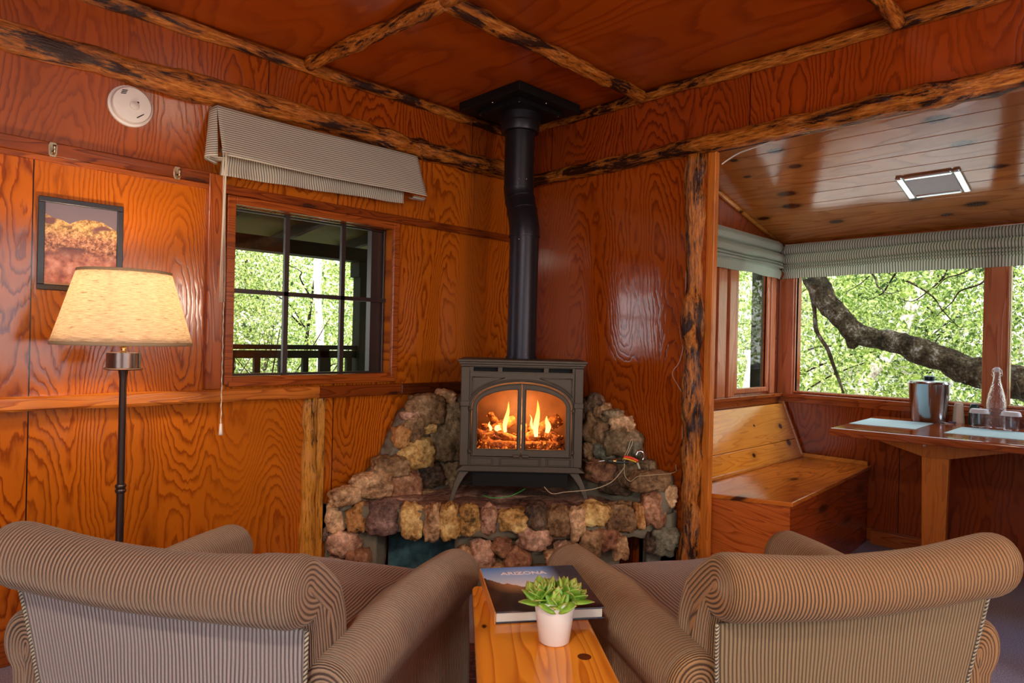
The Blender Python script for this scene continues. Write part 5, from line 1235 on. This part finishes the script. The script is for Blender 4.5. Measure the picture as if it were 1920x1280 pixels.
for i, (x, y) in enumerate([(-.4, 5.8), (1.8, 6.2), (3.6, 8.0), (.8, 9.0), (5.4, 9.8), (3.0, 11.4), (-2.8, 7.6)]):
    z0_ = -.5+.75*max(0, y-8)
    tree(LP_, (x, y, z0_), 1.2, rnd.uniform(1.5, 1.9), fm[(i+1) % 3], M_pale if i % 4 == 2 else M_bark, 60+i, GP, .045, az=rnd.uniform(0, 6), sc=rnd.uniform(.85, 1.2))
# pale trunks that catch the sun
for i, (pts, r_, lb) in enumerate((
    ([(6.4, -.10, -.6), (6.4, .02, .5), (6.4, -.12, .9), (6.4, -.30, 1.15), (6.5, -.62, 2.0), (6.6, -.9, 3.2)], .075, 'pale sunlit leaning trunk low behind the dark tree limb'),
    ([(5.0, .75, -.6), (5.0, .72, 1.0), (5.05, .70, 2.2), (5.1, .75, 3.6)], .06, 'pale upright trunk at the left edge of the wide alcove window'),
    ([(4.2, .40, -.6), (4.2, .42, .6), (4.22, .43, 1.15)], .11, 'thick pinkish stump seen through the alcove side window'),
    ([(1.15, 4.6, -.6), (1.17, 4.62, 1.0), (1.12, 4.66, 2.0), (1.2, 4.7, 3.4)], .045, 'pale slender trunk beyond the porch railing'))):
    base = Vector(pts[0]); t = MB().tube(smooth_path([Vector(p)-base for p in pts], 6), r_, 14, lump=.35, seed=i+40, lscale=4).build('tree_stump' if i == 2 else 'pale_tree', M_pale, None, True)
    t.location = base; tag(t, lb, 'stump' if i == 2 else 'tree')
# the big dark limb across the alcove window
lb = thing('tree_limb', 'thick dark tree limb slanting across the wide alcove window', 'tree limb', (4.0, -2.43, .794))
LPts = [(4.0, -.19, 2.6, .12), (4.0, -.20, 2.188, .115), (4.0, -.253, 2.02, .109), (4.0, -.299, 1.865, .106), (4.0, -.402, 1.657, .102), (4.0, -.558, 1.495, .097), (4.0, -.688, 1.350, .100), (4.0, -.874, 1.294, .092), (4.0, -1.052, 1.262, .105), (4.0, -1.244, 1.187, .109), (4.0, -1.433, 1.107, .109), (4.0, -1.586, 1.043, .117), (4.0, -1.702, 1.007, .127), (4.0, -1.996, .925, .133), (4.0, -2.6, .75, .15), (4.1, -3.6, .25, .18), (4.2, -4.4, -.7, .22)]
def lo(p): return (p[0]-4.0, p[1]+2.43, p[2]-.794)
sm = smooth_path([lo(p) for p in LPts], 6); rr_ = smooth_path([(p[3], 0, 0) for p in LPts], 6)
MB().tube(sm, [v.x for v in rr_], 28, lump=.22, seed=7, lscale=9).build('limb', M_bark, lb, True)
MB().tube([lo(p) for p in ((4.0, -.70, 1.36), (4.0, -.668, 1.28), (4.0, -.65, 1.225), (4.0, -.645, 1.195))], [.10, .075, .05, .03], 16, lump=.3, seed=3).build('knob', M_bark, lb, True)
def twig(pts, r0_, r1_, nm='twig'):
    p_ = smooth_path([lo(p) for p in pts], 6); n = len(p_)
    MB().tube(p_, [r0_+(r1_-r0_)*i/(n-1) for i in range(n)], 8, lump=.25, seed=int(r0_*999)).build(nm, M_bark, lb, True)
twig(((4.0, -.26, 1.80), (4.05, -.27, 1.598), (4.05, -.296, 1.369), (4.05, -.41, 1.181), (4.05, -.475, 1.006), (4.05, -.572, .736), (4.05, -.60, .5)), .026, .010)
rnd = random.Random(3)
for k in range(16):
    y0_ = rnd.uniform(-2.3, -.35); z0_ = rnd.uniform(1.85, 2.3); x0_ = rnd.uniform(3.6, 4.6); pts = [(x0_, y0_, z0_)]
    dy = rnd.choice((-1, 1))*rnd.uniform(.08, .2)
    for j in range(5): pts.append((x0_+rnd.uniform(-.06, .06), pts[-1][1]+dy*rnd.uniform(.3, 1.2), pts[-1][2]-rnd.uniform(-.03, .17)))
    twig(pts, .011, .003)
fz = bpy.data.objects.new('foliage', foliage_mesh('limb foliage', M_l2, 1500, (.5, 1.6, .36), .075, 9, 40)); COL.objects.link(fz); fz.parent = lb; fz.location = (.15, 1.0, 1.45)
# covered porch outside the left window
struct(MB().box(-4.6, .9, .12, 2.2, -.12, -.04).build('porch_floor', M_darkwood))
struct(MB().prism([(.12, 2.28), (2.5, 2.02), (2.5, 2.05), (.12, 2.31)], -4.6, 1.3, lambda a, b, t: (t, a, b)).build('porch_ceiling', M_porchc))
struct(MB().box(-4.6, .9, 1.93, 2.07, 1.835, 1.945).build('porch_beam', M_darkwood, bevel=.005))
for x_, w_ in ((-1.1, 'leftmost of the three seen'), (-.48, 'middle one of the three seen'), (.14, 'rightmost of the three seen, over the porch post')):
    tag(MB().prism([(.13, 2.18), (2.45, 1.945), (2.45, 2.02), (.13, 2.27)], x_, x_+.05, lambda a, b, t: (t, a, b)).build('rafter', M_darkwood), 'dark rafter under the porch roof, '+w_, 'rafter', 'porch rafters')
for i in range(2):
    tag(MB().box(-4.6, .9, .75+.55*i, .80+.55*i, 2.14-.06*i, 2.19-.06*i).build('purlin', M_porchc), ('pale olive board under the porch roof, the one nearer the window', 'pale olive board under the porch roof, farther from the window')[i], 'board')
pt = thing('porch_post', 'dark green-black porch post seen in the right panes of the porch window', 'post', (.155, 2.0, -.04))
MB().box(-.062, .062, -.06, .06, 0, 1.875).build('post', M_darkwood, pt, bevel=.006)
MB().box(-.085, .085, -.075, .075, 1.745, 1.875).build('capital', M_darkwood, pt, bevel=.006)
sb = thing('bare_shrub', 'thin dark branching shrub just beyond the porch railing', 'shrub', (-.25, 3.4, -.6))
rnd = random.Random(8)
for k in range(9):
    p_ = [(rnd.uniform(-.1, .1), rnd.uniform(-.1, .1), 0)]; dx, dy = rnd.uniform(-.22, .30), rnd.uniform(-.1, .15)
    for j in range(6): p_.append((p_[-1][0]+dx*rnd.uniform(.4, 1.5), p_[-1][1]+dy, p_[-1][2]+rnd.uniform(.26, .38)))
    pp_ = smooth_path(p_, 5); MB().tube(pp_, [.017*(1-.8*i/(len(pp_)-1)) for i in range(len(pp_))], 7, lump=.3, seed=k).build('branch', M_bark, sb, True)
    q_ = pp_[len(pp_)//2]; e_ = [q_]
    for j in range(4): e_.append(e_[-1]+Vector((-dx*.8+rnd.uniform(-.1, .1), rnd.uniform(-.05, .05), .22)))
    pp_ = smooth_path(e_, 4); MB().tube(pp_, [.008*(1-.8*i/(len(pp_)-1)) for i in range(len(pp_))], 6).build('twig', M_bark, sb, True)
fz = bpy.data.objects.new('foliage', foliage_mesh('shrub foliage', M_l2, 700, (1.1, .4, .8), .06, 19, 40)); COL.objects.link(fz); fz.parent = sb; fz.location = (.2, .2, 1.6)
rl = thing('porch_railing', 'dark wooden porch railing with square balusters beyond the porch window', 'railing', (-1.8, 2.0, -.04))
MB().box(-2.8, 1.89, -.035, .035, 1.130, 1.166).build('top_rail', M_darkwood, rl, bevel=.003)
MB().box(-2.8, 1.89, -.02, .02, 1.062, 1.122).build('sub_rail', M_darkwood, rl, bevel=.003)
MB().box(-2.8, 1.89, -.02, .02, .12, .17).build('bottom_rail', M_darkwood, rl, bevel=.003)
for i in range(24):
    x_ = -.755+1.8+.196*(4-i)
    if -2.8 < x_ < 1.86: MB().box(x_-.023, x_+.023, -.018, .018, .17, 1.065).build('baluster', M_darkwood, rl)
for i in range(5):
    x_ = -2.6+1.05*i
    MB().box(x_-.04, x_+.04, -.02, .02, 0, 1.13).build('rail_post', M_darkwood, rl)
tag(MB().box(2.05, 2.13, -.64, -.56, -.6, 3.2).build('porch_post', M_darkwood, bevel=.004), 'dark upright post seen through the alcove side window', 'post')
